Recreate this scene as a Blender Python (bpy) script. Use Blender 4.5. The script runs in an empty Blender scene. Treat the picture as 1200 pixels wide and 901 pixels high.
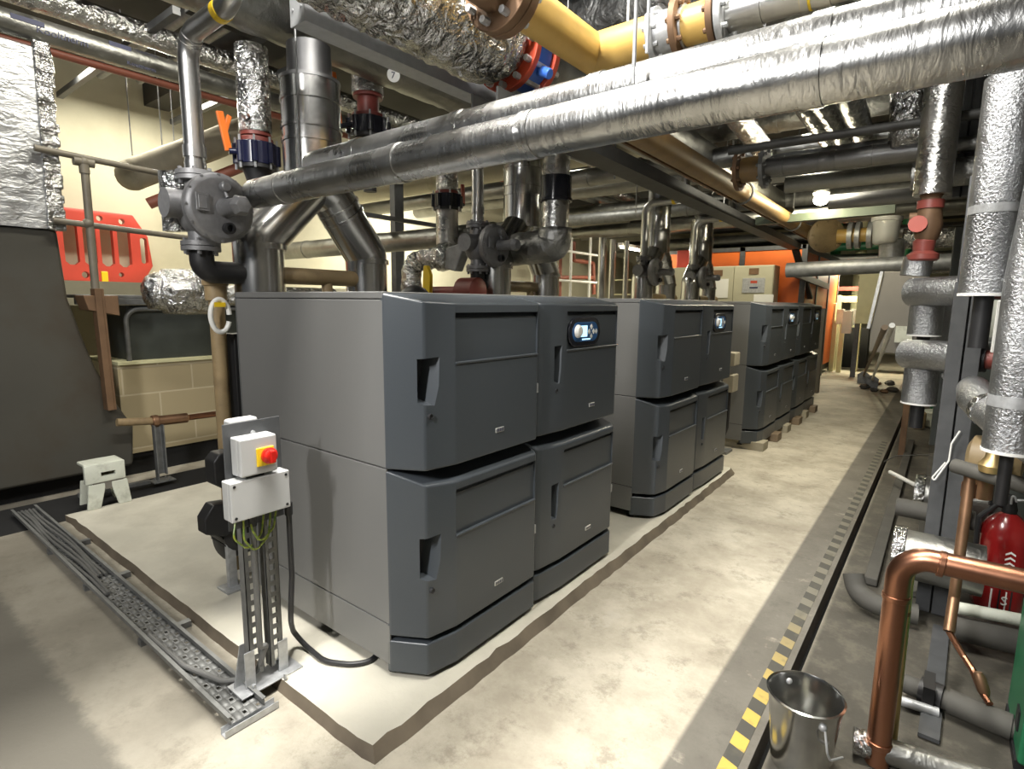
import bpy, bmesh, math, random
from mathutils import Vector, Matrix
random.seed(7)
SC = bpy.context.scene
COL = SC.collection
PI = math.pi
# ------------------------------------------------------------------ camera
F, YAW, PIT, ROL, HC = 653.35, .65958, .14621, .010585, 1.7
_fw = Vector((-math.sin(YAW)*math.cos(PIT), math.cos(YAW)*math.cos(PIT), -math.sin(PIT)))
_rt = Vector((math.cos(YAW), math.sin(YAW), 0))
_up = _rt.cross(_fw)
_r2 = math.cos(ROL)*_rt + math.sin(ROL)*_up
_u2 = -math.sin(ROL)*_rt + math.cos(ROL)*_up
CAM = Vector((0, 0, HC))
def at(x, y, **k):
    """the real-world point seen at a pixel of the 1200x901 photo, on the plane X=, Y= or Z= given"""
    d = _fw + _r2*((x-600)/F) - _u2*((y-450.5)/F)
    a, v = next(iter(k.items()))
    i = 'XYZ'.index(a)
    return CAM + d*((v-CAM[i])/d[i])
def mpp(p):
    return (Vector(p)-CAM).dot(_fw)/F          # metres per pixel at a point
cd = bpy.data.cameras.new('camera')
cam = bpy.data.objects.new('camera', cd); COL.objects.link(cam)
cd.sensor_width = 36; cd.lens = F/1200*36; cd.clip_start = .02; cd.clip_end = 200
m3 = Matrix((_r2, _u2, -_fw)).transposed()
cam.matrix_world = Matrix.Translation(CAM) @ m3.to_4x4()
SC.camera = cam
# ------------------------------------------------------------------ materials
def mat(name, c, rough=.5, metal=0., var=.12, vs=6., bump=0., bs=40., c2=None, emit=0., stretch=None, dirt=None, ds=2., coat=0.):
    m = bpy.data.materials.new(name); m.use_nodes = True
    nt = m.node_tree; N = nt.nodes; L = nt.links
    b = N['Principled BSDF']
    b.inputs['Roughness'].default_value = rough; b.inputs['Metallic'].default_value = metal
    if coat: b.inputs['Coat Weight'].default_value = coat
    tc = N.new('ShaderNodeTexCoord'); src = tc.outputs['Object']
    if stretch:
        mp = N.new('ShaderNodeMapping'); mp.inputs['Scale'].default_value = stretch
        L.new(src, mp.inputs['Vector']); src = mp.outputs['Vector']
    n = N.new('ShaderNodeTexNoise'); n.inputs['Scale'].default_value = vs; n.inputs['Detail'].default_value = 6
    L.new(src, n.inputs['Vector'])
    r = N.new('ShaderNodeValToRGB'); r.color_ramp.elements[0].position = .3; r.color_ramp.elements[1].position = .7
    lo = c2 if c2 else tuple(x*(1-var) for x in c)
    hi = c if c2 else tuple(min(1, x*(1+var)) for x in c)
    r.color_ramp.elements[0].color = (*lo, 1); r.color_ramp.elements[1].color = (*hi, 1)
    L.new(n.outputs['Fac'], r.inputs['Fac']); out = r.outputs['Color']
    if dirt:
        n2 = N.new('ShaderNodeTexNoise'); n2.inputs['Scale'].default_value = ds; n2.inputs['Detail'].default_value = 8; n2.inputs['Roughness'].default_value = .65
        L.new(tc.outputs['Object'], n2.inputs['Vector'])
        r2 = N.new('ShaderNodeValToRGB'); r2.color_ramp.elements[0].position = .48; r2.color_ramp.elements[1].position = .72
        L.new(n2.outputs['Fac'], r2.inputs['Fac'])
        mx = N.new('ShaderNodeMix'); mx.data_type = 'RGBA'
        L.new(r2.outputs['Color'], mx.inputs[0]); L.new(out, mx.inputs[6]); mx.inputs[7].default_value = (*dirt, 1)
        out = mx.outputs[2]
    L.new(out, b.inputs['Base Color'])
    if bump:
        n3 = N.new('ShaderNodeTexNoise'); n3.inputs['Scale'].default_value = bs; n3.inputs['Detail'].default_value = 5
        L.new(src, n3.inputs['Vector'])
        bp = N.new('ShaderNodeBump'); bp.inputs['Strength'].default_value = bump; bp.inputs['Distance'].default_value = .01
        L.new(n3.outputs['Fac'], bp.inputs['Height']); L.new(bp.outputs['Normal'], b.inputs['Normal'])
    if emit:
        b.inputs['Emission Color'].default_value = (*c, 1); b.inputs['Emission Strength'].default_value = emit
    return m
def foil(name, c=(.54, .54, .53), rough=.22, s1=22., s2=90., st=.35, stretch=(1, 1, 1), dist=.02):
    """crinkled aluminium jacket"""
    m = bpy.data.materials.new(name); m.use_nodes = True
    nt = m.node_tree; N = nt.nodes; L = nt.links; b = N['Principled BSDF']
    b.inputs['Metallic'].default_value = 1.
    tc = N.new('ShaderNodeTexCoord'); mp = N.new('ShaderNodeMapping'); mp.inputs['Scale'].default_value = stretch
    L.new(tc.outputs['Object'], mp.inputs['Vector'])
    n = N.new('ShaderNodeTexNoise'); n.inputs['Scale'].default_value = s1; n.inputs['Detail'].default_value = 4; n.inputs['Distortion'].default_value = 1.2
    v = N.new('ShaderNodeTexVoronoi'); v.inputs['Scale'].default_value = s1*.8; v.feature = 'F1'
    n2 = N.new('ShaderNodeTexNoise'); n2.inputs['Scale'].default_value = s2; n2.inputs['Detail'].default_value = 3
    for k in (n, v, n2): L.new(mp.outputs['Vector'], k.inputs['Vector'])
    a = N.new('ShaderNodeMath'); a.operation = 'ADD'; L.new(n.outputs['Fac'], a.inputs[0])
    mu = N.new('ShaderNodeMath'); mu.operation = 'MULTIPLY'; mu.inputs[1].default_value = .35; L.new(v.outputs['Distance'], mu.inputs[0]); L.new(mu.outputs[0], a.inputs[1])
    mu2 = N.new('ShaderNodeMath'); mu2.operation = 'MULTIPLY'; mu2.inputs[1].default_value = .25; L.new(n2.outputs['Fac'], mu2.inputs[0])
    a2 = N.new('ShaderNodeMath'); a2.operation = 'ADD'; L.new(a.outputs[0], a2.inputs[0]); L.new(mu2.outputs[0], a2.inputs[1])
    bp = N.new('ShaderNodeBump'); bp.inputs['Strength'].default_value = st; bp.inputs['Distance'].default_value = dist
    L.new(a2.outputs[0], bp.inputs['Height']); L.new(bp.outputs['Normal'], b.inputs['Normal'])
    r = N.new('ShaderNodeValToRGB'); r.color_ramp.elements[0].position = .35; r.color_ramp.elements[1].position = .65
    r.color_ramp.elements[0].color = (*[x*.72 for x in c], 1); r.color_ramp.elements[1].color = (*c, 1)
    n4 = N.new('ShaderNodeTexNoise'); n4.inputs['Scale'].default_value = 5; n4.inputs['Detail'].default_value = 6
    L.new(tc.outputs['Object'], n4.inputs['Vector']); L.new(n4.outputs['Fac'], r.inputs['Fac']); L.new(r.outputs['Color'], b.inputs['Base Color'])
    rr = N.new('ShaderNodeMapRange'); rr.inputs[3].default_value = rough*.7; rr.inputs[4].default_value = rough*1.5
    L.new(n4.outputs['Fac'], rr.inputs[0]); L.new(rr.outputs[0], b.inputs['Roughness'])
    return m
M = {}
M['foil'] = foil('bright_foil', rough=.25, st=.16, s1=17, s2=70, stretch=(1.5, .55, .55))
M['foily'] = foil('bright_foil_long', rough=.26, st=.45, s1=14, s2=70, stretch=(1, .35, 1))
M['foilz'] = foil('bright_foil_upright', rough=.26, st=.5, s1=16, s2=70, stretch=(.7, .7, 1.2))
M['crinkle'] = foil('crumpled_foil', rough=.2, st=.9, s1=11, s2=45, dist=.05)
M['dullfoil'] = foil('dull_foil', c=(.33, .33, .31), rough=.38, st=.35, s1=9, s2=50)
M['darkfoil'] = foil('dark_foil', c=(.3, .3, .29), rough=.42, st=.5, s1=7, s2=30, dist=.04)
M['tankfoil'] = foil('tank_foil', c=(.6, .61, .62), rough=.42, st=.42, s1=8, s2=30, stretch=(1, 1, 2.2), dist=.035)
M['sleeve'] = foil('stippled_grey_sleeve', c=(.44, .45, .465), rough=.36, st=.4, s1=95, s2=200)
M['steel'] = mat('brushed_steel', (.5, .5, .49), .3, 1., .12, 8, .05, 60, stretch=(1, 1, .1))
M['stainless'] = mat('stainless_flue_steel', (.46, .46, .45), .22, 1., .15, 3, .03, 20)
M['darksteel'] = mat('dark_flue_steel', (.2, .2, .2), .45, 1., .15, 5)
M['galv'] = mat('galvanised_steel', (.46, .47, .48), .45, .55, .18, 30, .04, 60)
M['galvdark'] = mat('dirty_galvanised_steel', (.2, .205, .205), .5, .6, .25, 12)
M['strut'] = mat('grey_strut_paint', (.085, .088, .092), .5, .3, .15, 14)
M['copper'] = mat('tarnished_copper', (.4, .19, .115), .33, 1., .22, 7, .03, 40, stretch=(1, 1, .25))
M['copperdull'] = mat('brown_copper', (.34, .2, .12), .45, .9, .25, 9)
M['brass'] = mat('brass', (.62, .46, .22), .42, 1., .15)
M['cast'] = mat('grey_cast_aluminium', (.2, .2, .205), .48, .5, .1, 40, .08, 120)
M['front'] = mat('slate_blue_moulded_plastic', (.056, .065, .075), .34, 0., .06, 300, .05, 600)
M['black'] = mat('black_paint', (.012, .012, .013), .5, 0., .2)
M['blackgloss'] = mat('black_gloss', (.015, .016, .022), .18, 0., .1)
M['void'] = mat('near_black', (.008, .008, .008), .9)  # flat near black, also used to darken gaps
M['side'] = mat('grey_hammered_enamel', (.19, .19, .186), .4, .2, .05, 500, .06, 700)
M['casing'] = mat('dark_grey_casing', (.12, .125, .125), .5, .2, .08)
M['tank'] = mat('khaki_grey_tank_jacket', (.05, .047, .037), .7, 0., .1, 1.2, .1, 6, dirt=(.042, .031, .018), ds=1.1)
M['cream'] = mat('cream_wall_paint', (.56, .53, .4), .75, 0., .05, 1.5, .04, 30, dirt=(.47, .435, .32), ds=.8)
M['creamgloss'] = mat('cream_gloss_paint', (.68, .65, .4), .4, 0., .06)
M['plastic'] = mat('light_grey_plastic', (.45, .455, .45), .42, 0., .03)
M['white'] = mat('white_plastic', (.75, .75, .72), .4, 0., .03)
M['yellow'] = mat('yellow_plate', (.8, .55, .02), .4, 0., .04)
M['yellowpipe'] = mat('ochre_yellow_gas_paint', (.56, .36, .1), .42, 0., .08, 8, .05, 60)
M['yellowdark'] = mat('shaded_dirty_ochre_paint', (.24, .145, .05), .5, 0., .2, 8, dirt=(.13, .09, .05), ds=4)  # ochre gas paint darkened for shade on the long main, plus dirt
M['ochre'] = mat('tan_pipe_paint', (.3, .22, .115), .5, 0., .15, 7, dirt=(.16, .11, .06), ds=3)
M['red'] = mat('red_knob', (.55, .015, .01), .25, 0., .05)
M['redpaint'] = mat('red_oxide_paint', (.2, .045, .035), .45, 0., .15)
M['redbrown'] = mat('red_brown_pipe_paint', (.26, .085, .055), .5, 0., .12)
M['redvalve'] = mat('red_valve_paint', (.42, .06, .03), .4, 0., .1)
M['barrier'] = mat('red_barrier_plastic', (.5, .055, .035), .5, 0., .1, 3)
M['extred'] = mat('extinguisher_red', (.2, .008, .008), .25, 0., .05, coat=.5)
M['blue'] = mat('navy_valve_paint', (.01, .012, .038), .25, 0., .1)
M['blue2'] = mat('bright_blue_paint', (.04, .13, .5), .35, 0., .1)
M['orange'] = mat('orange_lever', (.75, .17, .02), .4, 0., .06)
M['orangepanel'] = mat('orange_housing_paint', (.62, .13, .02), .45, 0., .1, 2)
M['beige'] = mat('beige_cabinet_enamel', (.42, .4, .29), .45, 0., .03)
M['paper'] = mat('white_paper', (.7, .7, .66), .7, 0., .03)
M['green'] = mat('green_enamel', (.02, .16, .07), .35, 0., .1)
M['greengrey'] = mat('dark_green_grey_paint', (.05, .056, .05), .45, 0., .15)
M['rubber'] = mat('black_cable_rubber', (.02, .02, .021), .45, 0., .1)
M['greycable'] = mat('grey_cable', (.12, .12, .115), .5, 0., .15)
M['yelgrn'] = mat('earth_wire', (.4, .42, .05), .4, 0., .3, 60, c2=(.06, .2, .04))
M['stool'] = mat('pale_plastic', (.56, .58, .5), .5, 0., .06, 4, dirt=(.3, .3, .25), ds=7)
M['panel'] = mat('grey_brown_panel_paint', (.17, .158, .135), .5, .2, .08, 3)
M['board'] = mat('brown_board', (.16, .11, .07), .6, 0., .2)
M['brownmet'] = mat('brown_rusty_steel', (.17, .1, .055), .6, .4, .25, 6)
M['grime'] = mat('grimy_lagging', (.065, .062, .054), .75, 0., .25, 5, .2, 12)
M['wood'] = mat('old_wood', (.17, .125, .08), .65, 0., .2, 4)
M['tube'] = mat('lit_fluorescent_tube', (1., .95, .8), .5, 0., 0., emit=14.)
M['bulb'] = mat('lit_bulkhead_glass', (1., .9, .62), .5, 0., 0., emit=40.)
M['lcd'] = mat('lit_display', (.45, .75, .95), .4, 0., 0., emit=.9)
M['bluepad'] = mat('blue_keypad', (.02, .09, .24), .3, 0., .05)
M['badge'] = mat('silver_badge', (.6, .6, .58), .3, .6, .2, 120)
M['traymetal'] = mat('dusty_tray_steel', (.19, .192, .185), .6, .35, .2, 14)
M['plinthside'] = mat('dirty_concrete_edge', (.13, .105, .075), .8, 0., .3, 5, .3, 14)
M['cloth'] = mat('beige_cloth_lagging', (.3, .27, .2), .85, 0., .2, 5, .3, 12)
M['trunk'] = mat('pale_grey_trunking', (.4, .41, .42), .5, .2, .08, 20)
M['channel'] = mat('dark_channel_paint', (.045, .045, .043), .55, .1, .2, 8)
M['rail'] = mat('dull_brown_rail_paint', (.15, .132, .1), .5, 0., .2, 9)
M['ink'] = mat('dark_print', (.03, .035, .08), .6)
M['recess_shade'] = mat('painted_recess_shade', (.02, .021, .024), .6)  # shade colour for grip floors and keyholes
# ------------------------------------------------------------------ mesh building
class MB:
    def __init__(s): s.v = []; s.f = []; s.mi = []; s.cur = 0
    def add(s, vs, fs):
        o = len(s.v); s.v += [Vector(q) for q in vs]
        s.f += [tuple(o+i for i in f) for f in fs]; s.mi += [s.cur]*len(fs); return s
    def box(s, lo, hi):
        (a, b, c), (d, e, g) = lo, hi
        return s.add([(a,b,c),(d,b,c),(d,e,c),(a,e,c),(a,b,g),(d,b,g),(d,e,g),(a,e,g)], [(0,3,2,1),(4,5,6,7),(0,1,5,4),(1,2,6,5),(2,3,7,6),(3,0,4,7)])
    def beam(s, p, q, w, h, up=(0,0,1)):
        """rectangular bar from p to q: w across, h along up"""
        p = Vector(p); q = Vector(q); t = (q-p).normalized(); u = Vector(up)
        if abs(t.dot(u)) > .95: u = Vector((1,0,0))
        x = t.cross(u).normalized(); y = x.cross(t)
        r = [(x*(a*w/2)+y*(b*h/2)) for a, b in ((-1,-1),(1,-1),(1,1),(-1,1))]
        return s.add([p+k for k in r]+[q+k for k in r], [(3,2,1,0),(4,5,6,7),(0,1,5,4),(1,2,6,5),(2,3,7,6),(3,0,4,7)])
    def prism(s, poly, ax, d0, d1):
        """polygon in the two other axes (YZ, XZ or XY) pushed along axis ax"""
        def P(a, b, d): return {'X': (d,a,b), 'Y': (a,d,b), 'Z': (a,b,d)}[ax]
        n = len(poly)
        return s.add([P(a,b,d0) for a,b in poly]+[P(a,b,d1) for a,b in poly], [tuple(range(n))[::-1], tuple(range(n,2*n))]+[(i,(i+1)%n,n+(i+1)%n,n+i) for i in range(n)])
    def lathe(s, o, ax, prof, seg=24):
        """profile [(radius, distance along axis)] turned about an axis"""
        o = Vector(o); t = Vector(ax).normalized(); u = Vector((0,0,1)) if abs(t.z) < .9 else Vector((1,0,0))
        x = t.cross(u).normalized(); y = t.cross(x)
        vs = []; n = len(prof)
        for r, h in prof:
            for k in range(seg):
                a = 2*PI*k/seg; vs.append(o+t*h+(x*math.cos(a)+y*math.sin(a))*max(r,1e-5))
        fs = [(i*seg+k, i*seg+(k+1)%seg, (i+1)*seg+(k+1)%seg, (i+1)*seg+k) for i in range(n-1) for k in range(seg)]
        fs += [tuple(range(seg))[::-1], tuple(range((n-1)*seg, n*seg))]
        return s.add(vs, fs)
    def cyl(s, p, q, r, seg=16, r2=None):
        p = Vector(p); q = Vector(q); return s.lathe(p, q-p, [(r,0),(r if r2 is None else r2,(q-p).length)], seg)
    def ball(s, c, r, seg=16, sq=(1,1,1)):
        vs=[]; n=seg//2
        for i in range(n+1):
            for k in range(seg):
                a=PI*i/n; b=2*PI*k/seg; q=max(math.sin(a),1e-4)
                vs.append(Vector(c)+Vector((q*math.cos(b)*r*sq[0], q*math.sin(b)*r*sq[1], math.cos(a)*r*sq[2])))
        return s.add(vs,[(i*seg+k,i*seg+(k+1)%seg,(i+1)*seg+(k+1)%seg,(i+1)*seg+k) for i in range(n) for k in range(seg)])
    def tube(s, pts, r, bend=None, seg=16, bands=(), jit=0., step=None):
        """pipe swept along a polyline with rounded elbows; bands: tape rings [(distance, width)]"""
        P = [Vector(p) for p in pts]
        if bend is None: bend = r*1.6
        path = [P[0]]
        for i in range(1, len(P)-1):
            a, b, c = P[i-1], P[i], P[i+1]; d1 = (a-b); d2 = (c-b)
            l1, l2 = d1.length, d2.length; d1.normalize(); d2.normalize()
            ang = d1.angle(d2)
            if ang > PI-.02 or ang < .02: path.append(b); continue
            k = min(bend/math.tan(ang/2), l1*.49, l2*.49); R = k*math.tan(ang/2)
            n = 7 if R > .01 else 3
            bis = (d1+d2).normalized(); cen = b+bis*(R/math.sin(ang/2))
            s0 = (b+d1*k-cen); s1 = (b+d2*k-cen); tot = s0.angle(s1); axis = s0.cross(s1).normalized()
            for j in range(n+1): path.append(cen+Matrix.Rotation(tot*j/n, 3, axis) @ s0)
        path.append(P[-1])
        if bands or step:
            cuts = []
            for d, w in bands: cuts += [d, d+.001, d+w, d+w+.001]
            tot = sum((path[i+1]-path[i]).length for i in range(len(path)-1))
            if step: cuts += [step*i for i in range(1, int(tot/step))]
            cuts.sort(); out = [path[0]]; acc = 0.
            for i in range(len(path)-1):
                l = (path[i+1]-path[i]).length
                for cdist in cuts:
                    if acc+1e-4 < cdist < acc+l-1e-4: out.append(path[i].lerp(path[i+1], (cdist-acc)/l))
                out.append(path[i+1]); acc += l
            path = out
        n = len(path); T = []
        for i in range(n):
            d = Vector((0,0,0))
            if i: d += (path[i]-path[i-1]).normalized()
            if i < n-1: d += (path[i+1]-path[i]).normalized()
            T.append(d.normalized())
        u = Vector((0,0,1)) if abs(T[0].z) < .9 else Vector((1,0,0))
        x = T[0].cross(u).normalized(); vs = []; acc = 0.
        for i in range(n):
            if i: acc += (path[i]-path[i-1]).length
            x = (x-T[i]*x.dot(T[i])).normalized(); y = T[i].cross(x)
            rr = r
            for d, w in bands:
                if d+.0005 <= acc <= d+w+.0005: rr = r*1.03+.002
            for k in range(seg):
                a = 2*PI*k/seg; q = rr*(1+random.uniform(-jit, jit))
                vs.append(path[i]+x*(math.cos(a)*q)+y*(math.sin(a)*q))
        fs = [(i*seg+k, i*seg+(k+1)%seg, (i+1)*seg+(k+1)%seg, (i+1)*seg+k) for i in range(n-1) for k in range(seg)]
        fs += [tuple(range(seg))[::-1], tuple(range((n-1)*seg, n*seg))]
        return s.add(vs, fs)
    def bolts(s, o, ax, R, n, r, h0, h1, ph=0.):
        o = Vector(o); t = Vector(ax).normalized(); u = Vector((0,0,1)) if abs(t.z) < .9 else Vector((1,0,0))
        x = t.cross(u).normalized(); y = t.cross(x)
        for k in range(n):
            a = 2*PI*k/n+ph; c = o+(x*math.cos(a)+y*math.sin(a))*R; s.cyl(c+t*h0, c+t*h1, r, 6)
        return s
    def build(s, name, mats, parent=None, bevel=0., ang=35., seg=2, origin=None):
        if not isinstance(mats, (list, tuple)): mats = [mats]
        if parent is not None: o0 = WL[parent.name]
        elif origin is not None: o0 = Vector(origin)
        else:
            lo = [min(q[i] for q in s.v) for i in range(3)]; hi = [max(q[i] for q in s.v) for i in range(3)]
            o0 = Vector(((lo[0]+hi[0])/2, (lo[1]+hi[1])/2, lo[2]))
        me = bpy.data.meshes.new(name); me.from_pydata([q-o0 for q in s.v], [], s.f)
        for mm in mats: me.materials.append(M[mm] if isinstance(mm, str) else mm)
        if len(mats) > 1: me.polygons.foreach_set('material_index', s.mi)
        bm = bmesh.new(); bm.from_mesh(me); bmesh.ops.recalc_face_normals(bm, faces=bm.faces); bm.to_mesh(me); bm.free()
        me.polygons.foreach_set('use_smooth', [True]*len(me.polygons)); me.set_sharp_from_angle(angle=math.radians(ang)); me.update()
        o = bpy.data.objects.new(name, me); COL.objects.link(o)
        if parent is not None: o.parent = parent; WL[o.name] = o0.copy()
        else: o.location = o0; WL[o.name] = o0.copy()
        if bevel:
            b = o.modifiers.new('bevel', 'BEVEL'); b.width = bevel; b.segments = seg; b.limit_method = 'ANGLE'; b.angle_limit = math.radians(40); b.harden_normals = True
        return o
WL = {}
def thing(name, label, cat, loc, group=None):
    o = bpy.data.objects.new(name, None); COL.objects.link(o); o.location = loc; o.empty_display_size = .1
    WL[o.name] = Vector(loc); return tag(o, label, cat, group)
def tag(o, label, cat, group=None, kind=None):
    o['label'] = label; o['category'] = cat
    if group: o['group'] = group
    if kind: o['kind'] = kind
    return o
def struct(o):
    o['kind'] = 'structure'; return o
def dup(root, off, label):
    """copy a thing, its parts and their sub-parts"""
    r = root.copy(); COL.objects.link(r); r.location = root.location+Vector(off); r['label'] = label
    def rec(src, dst):
        for ch in list(src.children):
            c = ch.copy(); COL.objects.link(c); c.parent = dst; rec(ch, c)
    rec(root, r); return r
def cyl1(name, label, cat, p, q, r, m, group=None, seg=16):
    return tag(MB().cyl(p, q, r, seg).build(name, m), label, cat, group)
def pipe(name, label, pts, r, m, group=None, cat='pipe', **k):
    return tag(MB().tube(pts, r, **k).build(name, m), label, cat, group)
def text_mesh(txt, size, origin, xdir, ydir, depth=.001):
    """lettering as a mesh lying in the plane (xdir, ydir)"""
    cu = bpy.data.curves.new('lettering', 'FONT'); cu.body = txt; cu.size = size; cu.extrude = depth; cu.resolution_u = 2
    o = bpy.data.objects.new('lettering', cu); COL.objects.link(o)
    dg = bpy.context.evaluated_depsgraph_get(); me = bpy.data.meshes.new_from_object(o.evaluated_get(dg))
    bpy.data.objects.remove(o); x = Vector(xdir).normalized(); y = Vector(ydir).normalized(); z = x.cross(y)
    mb = MB(); mb.add([Vector(origin)+x*v.co.x+y*v.co.y+z*v.co.z for v in me.vertices], [tuple(p.vertices) for p in me.polygons])
    bpy.data.meshes.remove(me); return mb
# ================================================================== the setting
def floor_material():
    m = bpy.data.materials.new('worn_concrete'); m.use_nodes = True; nt = m.node_tree; N = nt.nodes; L = nt.links; b = N['Principled BSDF']
    b.inputs['Roughness'].default_value = .62
    g = N.new('ShaderNodeNewGeometry'); sx = N.new('ShaderNodeSeparateXYZ'); L.new(g.outputs['Position'], sx.inputs[0])
    def noise(s, d=6, r=.6):
        n = N.new('ShaderNodeTexNoise'); n.inputs['Scale'].default_value = s; n.inputs['Detail'].default_value = d; n.inputs['Roughness'].default_value = r
        L.new(g.outputs['Position'], n.inputs['Vector']); return n.outputs['Fac']
    def ramp(f, p0, p1):
        r = N.new('ShaderNodeMapRange'); r.interpolation_type = 'SMOOTHSTEP'; r.inputs[1].default_value = p0; r.inputs[2].default_value = p1; L.new(f, r.inputs[0]); return r.outputs[0]
    def mul(a, c):
        k = N.new('ShaderNodeMath'); k.operation = 'MULTIPLY'; k.use_clamp = True; L.new(a, k.inputs[0])
        if isinstance(c, float): k.inputs[1].default_value = c
        else: L.new(c, k.inputs[1])
        return k.outputs[0]
    def mix(f, a, c):
        x = N.new('ShaderNodeMix'); x.data_type = 'RGBA'; L.new(f, x.inputs[0])
        if isinstance(a, tuple): x.inputs[6].default_value = (*a, 1)
        else: L.new(a, x.inputs[6])
        if isinstance(c, tuple): x.inputs[7].default_value = (*c, 1)
        else: L.new(c, x.inputs[7])
        return x.outputs[2]
    X, Y = sx.outputs[0], sx.outputs[1]
    col = mix(ramp(noise(1.6, 8, .7), .35, .68), (.33, .295, .23), (.52, .48, .39))
    col = mix(mul(ramp(noise(5, 9, .8), .5, .66), .6), col, (.2, .175, .13))
    col = mix(mul(ramp(noise(42, 5, .8), .6, .72), .35), col, (.2, .18, .14))
    col = mix(mul(ramp(noise(3.3, 4, .5), .66, .7), .35), col, (.52, .49, .42))
    # dark patch and wider brown zone on the left, and the worn dark band beside the edge strip
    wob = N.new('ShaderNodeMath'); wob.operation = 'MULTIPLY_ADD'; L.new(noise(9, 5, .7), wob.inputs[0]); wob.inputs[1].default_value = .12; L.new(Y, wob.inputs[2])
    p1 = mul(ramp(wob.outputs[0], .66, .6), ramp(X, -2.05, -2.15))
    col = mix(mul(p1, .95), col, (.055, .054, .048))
    p5 = mul(ramp(wob.outputs[0], 1.25, 1.15), ramp(X, -1.75, -2.3))
    col = mix(mul(p5, .68), col, (.14, .128, .103))
    p3 = mul(ramp(X, -.69, -.665), ramp(X, -.38, -.40))
    p3 = mul(p3, ramp(noise(5, 6, .7), .22, .42))
    col = mix(mul(p3, .75), col, (.058, .056, .052))
    p4 = ramp(X, -.42, -.36)
    col = mix(mul(p4, .93), col, mix(ramp(noise(6, 8, .75), .45, .65), (.036, .033, .027), (.085, .077, .06)))
    L.new(col, b.inputs['Base Color'])
    bp = N.new('ShaderNodeBump'); bp.inputs['Strength'].default_value = .25; bp.inputs['Distance'].default_value = .01
    L.new(noise(24, 8, .7), bp.inputs['Height']); L.new(bp.outputs['Normal'], b.inputs['Normal'])
    return m
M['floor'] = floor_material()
M['plinth'] = mat('dusty_concrete', (.52, .495, .415), .7, 0., .1, 3, .25, 25, dirt=(.4, .375, .31), ds=1.6)
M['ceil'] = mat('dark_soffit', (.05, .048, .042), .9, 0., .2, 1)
M['blockwork'] = None
def block_material():
    m = bpy.data.materials.new('painted_blockwork'); m.use_nodes = True; nt = m.node_tree; N = nt.nodes; L = nt.links; b = N['Principled BSDF']
    g = N.new('ShaderNodeNewGeometry'); mp = N.new('ShaderNodeMapping'); mp.inputs['Rotation'].default_value = (PI/2, 0, PI/2)
    sx = N.new('ShaderNodeSeparateXYZ'); cb = N.new('ShaderNodeCombineXYZ'); L.new(g.outputs['Position'], sx.inputs[0])
    L.new(sx.outputs[1], cb.inputs[0]); L.new(sx.outputs[2], cb.inputs[1])
    br = N.new('ShaderNodeTexBrick'); L.new(cb.outputs[0], br.inputs['Vector']); br.inputs['Scale'].default_value = 1
    br.inputs['Brick Width'].default_value = .62; br.inputs['Row Height'].default_value = .262; br.inputs['Mortar Size'].default_value = .008
    br.inputs['Color1'].default_value = (.4, .33, .2, 1); br.inputs['Color2'].default_value = (.35, .29, .17, 1); br.inputs['Mortar'].default_value = (.5, .43, .29, 1)
    L.new(br.outputs['Color'], b.inputs['Base Color']); b.inputs['Roughness'].default_value = .7
    bp = N.new('ShaderNodeBump'); bp.inputs['Strength'].default_value = .4; bp.inputs['Distance'].default_value = .01; bp.invert = True
    L.new(br.outputs['Fac'], bp.inputs['Height']); L.new(bp.outputs['Normal'], b.inputs['Normal'])
    return m
M['blockwork'] = block_material()
WX, FY = -8.6, 24.
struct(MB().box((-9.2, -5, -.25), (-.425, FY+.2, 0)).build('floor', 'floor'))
struct(MB().box((-.385, -5, -.25), (3.2, FY+.2, -.005)).build('floor_trench_side', 'floor'))
struct(MB().box((-.425, -5, -.26), (-.385, FY+.2, -.12)).build('floor_joint', 'void'))
struct(MB().box((WX-.2, -5, 0), (WX, FY, 4.6)).build('wall_left', 'cream'))
struct(MB().box((WX, FY, 0), (3.2, FY+.2, 4.6)).build('wall_far', 'cream'))
struct(MB().box((2.2, -5, 0), (2.4, FY, 4.6)).build('wall_right', mat('grimy_wall', (.16, .15, .125), .85, 0., .2, 2)))
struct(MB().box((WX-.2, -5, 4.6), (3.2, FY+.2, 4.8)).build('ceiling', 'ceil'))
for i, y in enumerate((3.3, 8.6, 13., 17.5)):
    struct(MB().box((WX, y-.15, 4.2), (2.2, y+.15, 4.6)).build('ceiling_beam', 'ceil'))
# raised concrete plinth under the boilers
PZ = .05
rp = random.Random(2)
edge = [(-5.2, 5.75), (-5.2, 1.13)]+[(-5.2+3.7*i/46, 1.135+rp.uniform(-.004, .004)) for i in range(1, 46)]+[(-1.515, 1.15)]+[(-1.51-.015*i/20+rp.uniform(-.007, .005), 1.15+4.6*i/60) for i in range(1, 60)]+[(-1.57, 5.75)]
pl = MB(); n = len(edge); pl.cur = 1; pl.prism(edge, 'Z', 0, PZ)
pl.mi[1] = 0; pl.mi[0] = 0
for k in range(n, 2*n):                       # worn, sloping edge
    v = pl.v[k]
    if v.x > -1.7: v.x -= .04+rp.uniform(-.006, .006)
    if v.y < 1.3 and v.x > -5.1: v.y += .018
struct(pl.build('floor_plinth', ['plinth', 'plinthside']))
struct(MB().box((-5.85, .2, 0), (-5.21, 5.7, .004)).build('floor_black_strip', 'void'))  # thin black sheet over the floor left of the plinth
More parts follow.
